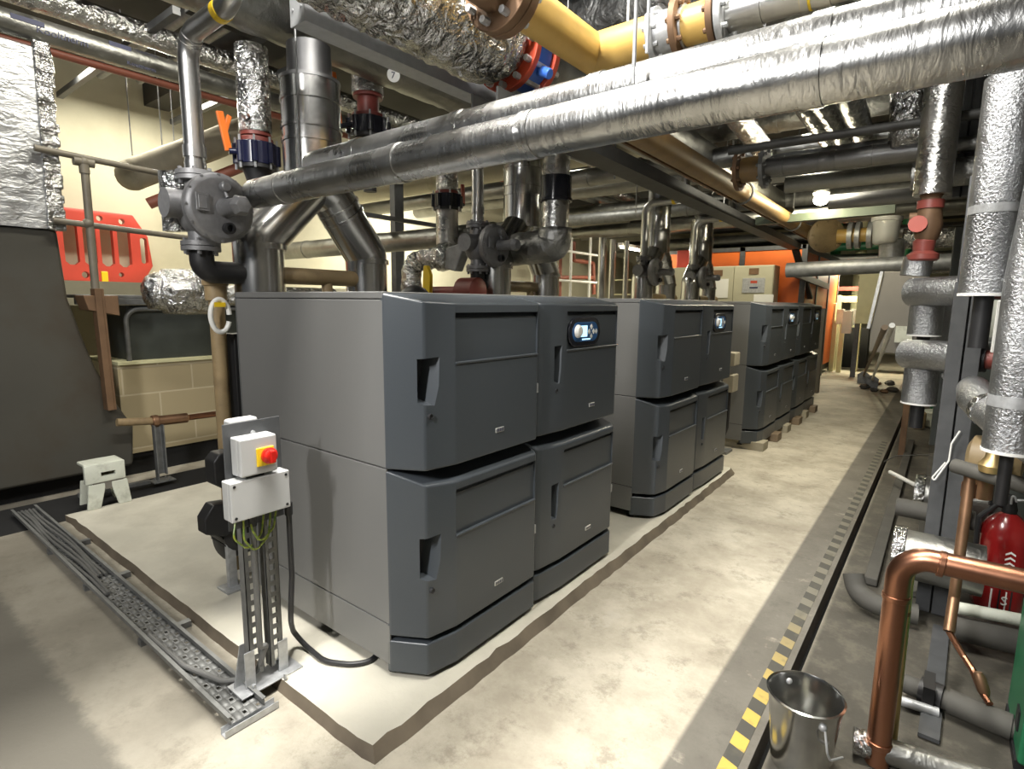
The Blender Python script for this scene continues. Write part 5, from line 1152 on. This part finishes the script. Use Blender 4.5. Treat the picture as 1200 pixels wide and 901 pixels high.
# white tub on the floor
q = at(1092,500,Z=.0); tb = MB().lathe((q.x, q.y, 0), (0,0,1), [(.14,0),(.17,.02),(.19,.2),(.2,.21),(.19,.24),(.17,.2)], 4)
tag(tb.build('white_tub', 'stool', bevel=.01), 'white plastic tub on the floor behind the tall strut upright', 'tub')
for i, (x, y, Y, h, m) in enumerate(((1076,502,5.6,.22,'ochre'),(1096,480,6.,.3,'green'))):
    q = at(x, y, Z=0); Y = q.y; tag(MB().lathe((q.x, Y, 0), (0,0,1), [(.06,0),(.08,.03),(.08,h),(.05,h+.03)], 14).build('pipe_stump' if i == 0 else 'green_drum', m), ('yellowish pipe foot under the lower sleeved elbow','dark green drum behind the white tub')[i], 'pipe stump' if i == 0 else 'drum')
# trench-side low pipes crossing towards the frame
low = [((1075,560),(1108,568),4.6,.12,'dullfoil','foil-ended stub pipe'),((1050,625),(1105,625),3.6,.13,'dullfoil','larger foil-ended stub pipe nearer the camera'),((1052,575),(1105,580),4.1,.055,'grime','grimy low pipe between the two foil-ended stubs')]
for (a_, b_, Y, r, m, lab) in low:
    p, q = at(*a_, Y=Y), at(*b_, Y=Y); z = max(r+.02, p.z-.1)
    t = thing('stub_pipe', lab+' lying left of the tall strut upright', 'pipe', (p.x, Y, z-r))
    MB().tube([(p.x, Y, z), (p.x+.38, Y, z)], r, seg=20).build('pipe', m, t)
    if r > .1: MB().cyl((p.x-.01, Y, z), (p.x+.05, Y, z), r*1.06, 20).build('end_cap', 'crinkle', t, bevel=.006)
# long grimy skid rails beside the kerb
for i, (x, w, z) in enumerate(((-.22, .07, .05), (.0, .05, .04))):
    tag(MB().box((x-w/2, 3.9, 0), (x+w/2, 8.5, z)).build('floor_rail', 'grime', bevel=.006), ('wide','narrow')[i]+' grimy floor rail running beside the black floor slot', 'rail')
q = at(1100,590,Y=4.2)
p0 = at(1043,553,Z=.16); pipe('white_conduit', 'short white conduit end lying over the grimy floor rail', [p0, at(1072,568,Z=.16), at(1095,575,Z=.12)], .018, 'white', None, seg=10)
pipe('thin_wire', 'thin dark wire arching from the aisle edge to the foil-ended stub', [at(1036,541,Z=.01), at(1050,534,Z=.12), at(1075,533,Z=.2), at(1105,532,Y=4.)], .006, 'greycable', None, 'wire', bend=.1, seg=6)
c0 = [at(x_, y_, Y=3.7) for x_, y_ in ((1125,505),(1115,520),(1112,540),(1095,563),(1092,560),(1108,542))]
pipe('white_cable', 'white cable loop hanging on the tall strut upright', c0, .0045, 'white', None, 'cable', bend=.04, seg=8)
q = T(1109,440,4.0); tag(MB().tube([(q.x, 4.0, .5), (q.x, 4.0, q.z)], .012, seg=8).ball((q.x,4.0,q.z), .025, 10).build('threaded_rod', 'galv'), 'upright threaded rod with a round nut left of the tall strut upright', 'rod')
# pump pieces near the upright
q = T(1150,535,3.4); pb = thing('brown_pump', 'rusty brown pump body to the right of the tall strut upright', 'pump', (q.x, 3.4, q.z-.15))
MB().lathe((q.x-.05, 3.4, q.z), (1,-.2,0), [(.06,0),(.1,.02),(.11,.1),(.08,.13),(.06,.2)], 18).build('casing', 'ochre', pb)
MB().tube([(q.x+.02,3.4,q.z-.05), (q.x+.02,3.4,q.z-.2)], .04).build('outlet', 'copperdull', pb)
a, b = T(1135,548,3.2), T(1200,566,3.0)
pipe('iron_pipe', 'dull iron pipe crossing above the fire extinguisher', [a-Vector((.05,0,0)), b+Vector((.3,-.2,-.02))], .033, 'grime', None)
vv = thing('small_gate_valve', 'small grey-handled gate valve on the iron pipe above the extinguisher', 'valve', tuple(T(1163,535,3.1)))
q = T(1163,545,3.1); MB().lathe(q, (0,0,1), [(.045,-.03),(.05,.0),(.03,.03),(.025,.07)], 14).build('body', 'brass', vv); MB().lathe(q+Vector((0,0,.08)), (0,0,1), [(.04,0),(.045,.01),(.03,.02)], 12).build('handwheel', 'galv', vv)
q = T(1140,560,3.25); q2 = T(1112,740,3.0)
ct = thing('copper_drop', 'thin brown copper pipe slanting down beside the fire extinguisher', 'pipe', tuple(q2))
MB().tube([T(1138,548,3.2), T(1118,700,3.1), q2], .022, seg=14).build('pipe', 'copperdull', ct)
MB().cyl(T(1136,566,3.2), T(1134,582,3.2), .028, 14).build('coupling', 'copper', ct)
pts = [q2, T(1130,770,2.95), T(1140,785,2.9), T(1150,810,2.85), T(1160,825,2.8)]
MB().tube(pts, .013, seg=10, bend=.03).build('bent_tail', 'copper', ct)
MB().lathe(T(1150,800,2.85), (.4,-.2,-1), [(.015,-.04),(.022,-.02),(.022,.03),(.015,.05)], 10).build('union', 'copperdull', ct)
# fire extinguisher
q = at(1166,712,Z=0); X, Y = q.x, q.y
zt = at(1163,578,Y=Y).z; h = zt
fe = thing('fire_extinguisher', 'dark red fire extinguisher with white chevrons standing behind the copper pipe', 'extinguisher', (X, Y, 0))
k = h/1.0
MB().lathe((X,Y,0), (0,0,1), [(.1,0),(.115,.02),(.118,.05),(.118,h*.62),(.112,h*.7),(.09,h*.78),(.05,h*.84),(.032,h*.86)], 32).build('cylinder', 'extred', fe)
MB().lathe((X,Y,h*.86), (0,0,1), [(.034,0),(.036,.02),(.03,.05),(.02,.1)], 16).cyl((X,Y,h*.9), (X-.09,Y-.02,h*.92), .012).build('valve_head', 'black', fe)
MB().tube([(X+.02,Y-.04,h*.99), (X+.1,Y-.07,h*1.02), (X+.16,Y-.1,h*.92)], .008, seg=8).tube([(X,Y-.04,h*.95),(X-.0,Y-.06,h*1.06),(X+.02,Y-.05,h*.98)], .006, seg=6).build('handle', 'galv', fe)
MB().tube([(X-.06,Y-.02,h*.91), (X-.125,Y-.05,h*.8), (X-.125,Y-.06,h*.35)], .014, seg=10).build('hose', 'rubber', fe)
def onbody(ang, z, w, hh, m, nm, R=.1195, shape=None):
    mb = MB(); n = 8; pts = shape or [(-w/2,-hh/2),(w/2,-hh/2),(w/2,hh/2),(-w/2,hh/2)]
    f = [(X+math.cos(ang+u/R)*R, Y+math.sin(ang+u/R)*R, z+v) for u, v in pts]; g = [(X+math.cos(ang+u/R)*(R-.006), Y+math.sin(ang+u/R)*(R-.006), z+v) for u, v in pts]
    nn = len(pts); mb.add(f+g, [tuple(range(nn)), tuple(range(nn,2*nn))[::-1]]+[(i,(i+1)%nn,nn+(i+1)%nn,nn+i) for i in range(nn)]); return mb
va = math.atan2(CAM.y-Y, CAM.x-X)
mb = MB()
for i in range(4):
    s = onbody(va+.28, h*.42+.03*i, 0,0,None,'',shape=[(-.022,-.008),(0,.006),(.022,-.008),(.022,.002),(0,.017),(-.022,.002)]); mb.add(s.v, s.f)
mb.build('white_chevrons', 'white', fe)
onbody(va+.05, h*.14, .07, .12, 'x', '').build('white_label', 'white', fe)
mb = MB(); s = onbody(va+.3, h*.14, .06, .13, 'x', ''); s.build('black_label', 'black', fe)
R = .1205; ca = va+.3
text_mesh('S', .07, (X+math.cos(ca)*R+math.sin(ca)*.02, Y+math.sin(ca)*R-math.cos(ca)*.02, h*.115), (-math.sin(ca), math.cos(ca), 0), (0,0,1), .002).build('letter', 'white', fe)
# copper pipe in front
Yp = 2.2
a = T(1043,662,Yp); xv = at(1027,893,Z=0); z = a.z-.01
xx, yy = xv.x, xv.y
z = at(1050,655,Y=yy).z
cp = thing('copper_pipe', 'thick copper pipe rising from the floor by the steel bucket and bending right', 'pipe', (xx, yy, 0))
er = at(1200,683,Y=yy)
MB().tube([(xx, yy, 0), (xx, yy, z+.022), (er.x+.5, yy, er.z+.012)], .0395, bend=.09, seg=24).build('pipe', 'copper', cp)
for zz_ in (.075, z-.15): MB().cyl((xx,yy,zz_), (xx,yy,zz_+.02), .044, 24).build('coupling', 'copper', cp, bevel=.003)
MB().cyl((xx+.105,yy,z+.022), (xx+.125,yy,z+.02), .045, 24).build('coupling', 'copper', cp, bevel=.003)
t0, t1 = at(1064,672,Y=yy+.12), at(1046,862,Y=yy+.12)
tc = thing('thin_copper_pipe', 'thinner brassy copper pipe standing close behind the thick copper pipe', 'pipe', (t1.x, yy+.12, 0))
MB().tube([(t1.x-.004, yy+.12, 0), (t0.x, yy+.12, t0.z), (t0.x+.02, yy+.3, t0.z+.01)], .021, seg=16, bend=.04).build('pipe', 'brass', tc)
MB().cyl((t0.x-.002, yy+.12, t0.z-.16), (t0.x-.002, yy+.12, t0.z-.145), .026, 16).build('collar', 'copper', tc)
# steel bucket
c = at(940,893,Z=0)
rim_l, rim_r = at(897,800,Y=c.y), at(991,825,Y=c.y)
R = .125; hb = .275; cx, cy = at(944,813,Z=.28).x, at(944,813,Z=.28).y
bk = thing('steel_bucket', 'dented shiny steel bucket on the floor beside the thick copper pipe', 'bucket', (cx, cy, 0))
tl_ = Matrix.Rotation(math.radians(0), 3, 'X')
mb = MB().lathe((cx,cy,0), (0,0,1), [(0,.004),(R*.78,.002),(R*.8,.0),(R*.8,.012),(R,hb),(R+.006,hb+.002),(R+.007,hb+.008),(R,hb+.011),(R-.004,hb+.004),(R*.775,.02),(0,.016)], 44)
mb.build('pail', mat('scratched_pail_steel', (.5,.5,.48), .2, 1., .25, 5, .08, 9), bk)
for s in (1,-1):
    ex = Vector((cx+.6*R*s, cy-.78*R*s, hb-.03)); MB().ball(ex, .014, 12, (1,1,1)).build('ear', 'galv', bk)
ex = Vector((cx+.63*R, cy-.8*R, hb-.035))
hp = [ex+Vector((.005,-.006,0)), ex+Vector((.02,-.03,-.06)), ex+Vector((.03,-.02,-.09)), ex+Vector((.06,.05,-.11))]
MB().tube(hp, .004, seg=8, bend=.02).build('bail_handle', 'galv', bk)
# white pipe end on the floor and low fittings at bottom right
p, q = at(1003,868,Z=.05), at(1120,905,Z=.06)
wp = thing('white_floor_pipe', 'white-painted lagged pipe lying on the floor behind the foot of the copper pipe', 'pipe', (p.x, p.y, 0))
MB().tube([p, q, q+(q-p)], .045, seg=20).build('pipe', 'dullfoil', wp)
MB().cyl(p-(q-p).normalized()*.01, p+(q-p).normalized()*.05, .049, 20).build('end_cap', 'crinkle', wp, bevel=.005)
p, q = at(1060,800,Z=.06), at(1180,850,Z=.06)
dp = thing('drain_pipe', 'grey drain pipe with black clamp and tee on the floor near the green panel', 'pipe', (p.x, p.y, 0))
MB().tube([p, q, q+(q-p)*.4], .04, seg=18).build('pipe', 'grime', dp)
m_ = p.lerp(q,.25); MB().cyl(m_-(q-p).normalized()*.03, m_+(q-p).normalized()*.05, .055, 18).box((m_.x-.02,m_.y-.07,0.),(m_.x+.02,m_.y+.07,.12)).build('black_clamp', 'black', dp)
m_ = p.lerp(q,.75); MB().cyl(m_-(q-p).normalized()*.1, m_+(q-p).normalized()*.1, .05, 18).build('tee', 'grime', dp)
pp, qq = at(1053,820,Z=.03), at(1100,835,Z=.03); MB().tube([pp, qq], .02).build('small_pipe', 'galv', dp)
tag(MB().beam(at(1088,865,Z=.012), at(1103,735,Z=.012), .07, .016).build('floor_channel', 'strut'), 'dark steel channel on the floor crossing under the grey drain pipe', 'channel')
q = at(1006,690,Z=.07); q2 = at(1040,706,Z=.09)
pipe('grey_hose_end', 'grimy curved pipe end lying left of the copper bend', [at(1000,672,Z=.17), at(1004,694,Z=.08), at(1025,708,Z=.07), at(1075,720,Z=.07)], .055, 'grime', None, bend=.09)
p, q = at(1122,712,Z=.2), at(1205,728,Z=.2)
pipe('white_lagged_pipe', 'pale lagged pipe lying low in front of the fire extinguisher', [p, q+(q-p)*.3], .03, 'stool', None)
p, q = at(1118,735,Z=.1), at(1205,755,Z=.1)
pipe('dark_low_pipe', 'dark grey pipe low under the pale lagged pipe', [p, q+(q-p)*.3], .06, 'grime', None)
# green panel at the right edge
c = at(1187,900,Z=0)
gp_ = thing('green_unit', 'bright green equipment panel cut off by the right edge of the view', 'equipment', (c.x+.3, c.y+.15, 0))
zt = at(1197,742,Y=c.y).z
MB().box((c.x+.005, c.y-.02, 0.03), (c.x+.6, c.y+.4, zt)).build('panel', 'green', gp_, bevel=.015)
MB().box((c.x+.0, c.y-.0, 0.0), (c.x+.58, c.y+.38, .035)).build('base', 'black', gp_)
MB().box((c.x-.001, c.y+.05, .12), (c.x+.006, c.y+.11, .2)).build('vent_slot', 'black', gp_)
# ================================================================== light
w = bpy.data.worlds.new('world'); SC.world = w; w.use_nodes = True
w.node_tree.nodes['Background'].inputs[0].default_value = (.9, .95, 1., 1); w.node_tree.nodes['Background'].inputs[1].default_value = .06
def area(name, loc, size, sy, power, col, tgt=None, spread=180):
    l = bpy.data.lights.new(name, 'AREA'); l.shape = 'RECTANGLE'; l.size = size; l.size_y = sy; l.energy = power; l.color = col; l.spread = math.radians(spread)
    o = bpy.data.objects.new(name, l); COL.objects.link(o); o.location = loc
    d = (Vector(tgt) if tgt else Vector(loc)-Vector((0,0,1)))-Vector(loc)
    o.rotation_euler = d.to_track_quat('-Z','Y').to_euler(); return o
area('near_strip_light', (-1.3, -1.9, 3.55), .22, 1.2, 140, (1., .985, .96), (-1.6, 1.8, 1.))
area('near_aisle_light', (-1.65, 1.1, 4.3), .2, 1.7, 135, (1., .97, .91), None, 130)
area('left_wall_fill', (-7.5, 2.8, 4.1), .15, 1.5, 72, (1., .95, .8))  # unseen fill set to brighten the left wall
area('boiler_front_fill', (-.4, 2.6, 4.2), .2, 1.3, 50, (1., .96, .86), None, 120)  # unseen fill added to brighten boiler fronts and aisle floor
area('left_plinth_fill', (-4.6, 2.0, 4.3), .2, 1.4, 60, (1., .95, .82))  # unseen fill placed to brighten the left of the plinth
area('aisle_light', (-1.15, 6.6, 3.3), .15, 1.4, 75, (1., .93, .75))
area('lamp_light', (-5.6, 12.2, 2.9), .1, 1.2, 60, (1., .93, .72))
area('far_light', (-2.2, 16.8, 2.6), 1.3, .1, 130, (1., .92, .65))
area('orange_light', (-2.5, 10.8, 4.1), 1.2, .15, 70, (1., .92, .7), (-3.5, 12.4, 1.6))
area('wall_wash_fill', (-6.9, 7.2, 3.0), .15, 1.8, 110, (1., .95, .8), (-8.6, 7.2, 1.6))  # unseen fill added to wash the cream wall behind the boilers
area('mid_light', (-5.2, 7.5, 4.2), .15, 1.4, 50, (1., .95, .8))
pl_ = bpy.data.lights.new('bulkhead_light', 'POINT'); pl_.energy = 28; pl_.color = (1., .9, .65); pl_.shadow_soft_size = .09
o = bpy.data.objects.new('bulkhead_light', pl_); COL.objects.link(o); o.location = at(962,234,Y=8.0)+Vector((0,-.13,-.03))
SC.view_settings.view_transform = 'Standard'; SC.view_settings.look = 'None'; SC.view_settings.gamma = 1.; SC.view_settings.use_curve_mapping = False
SC.view_settings.exposure = .65
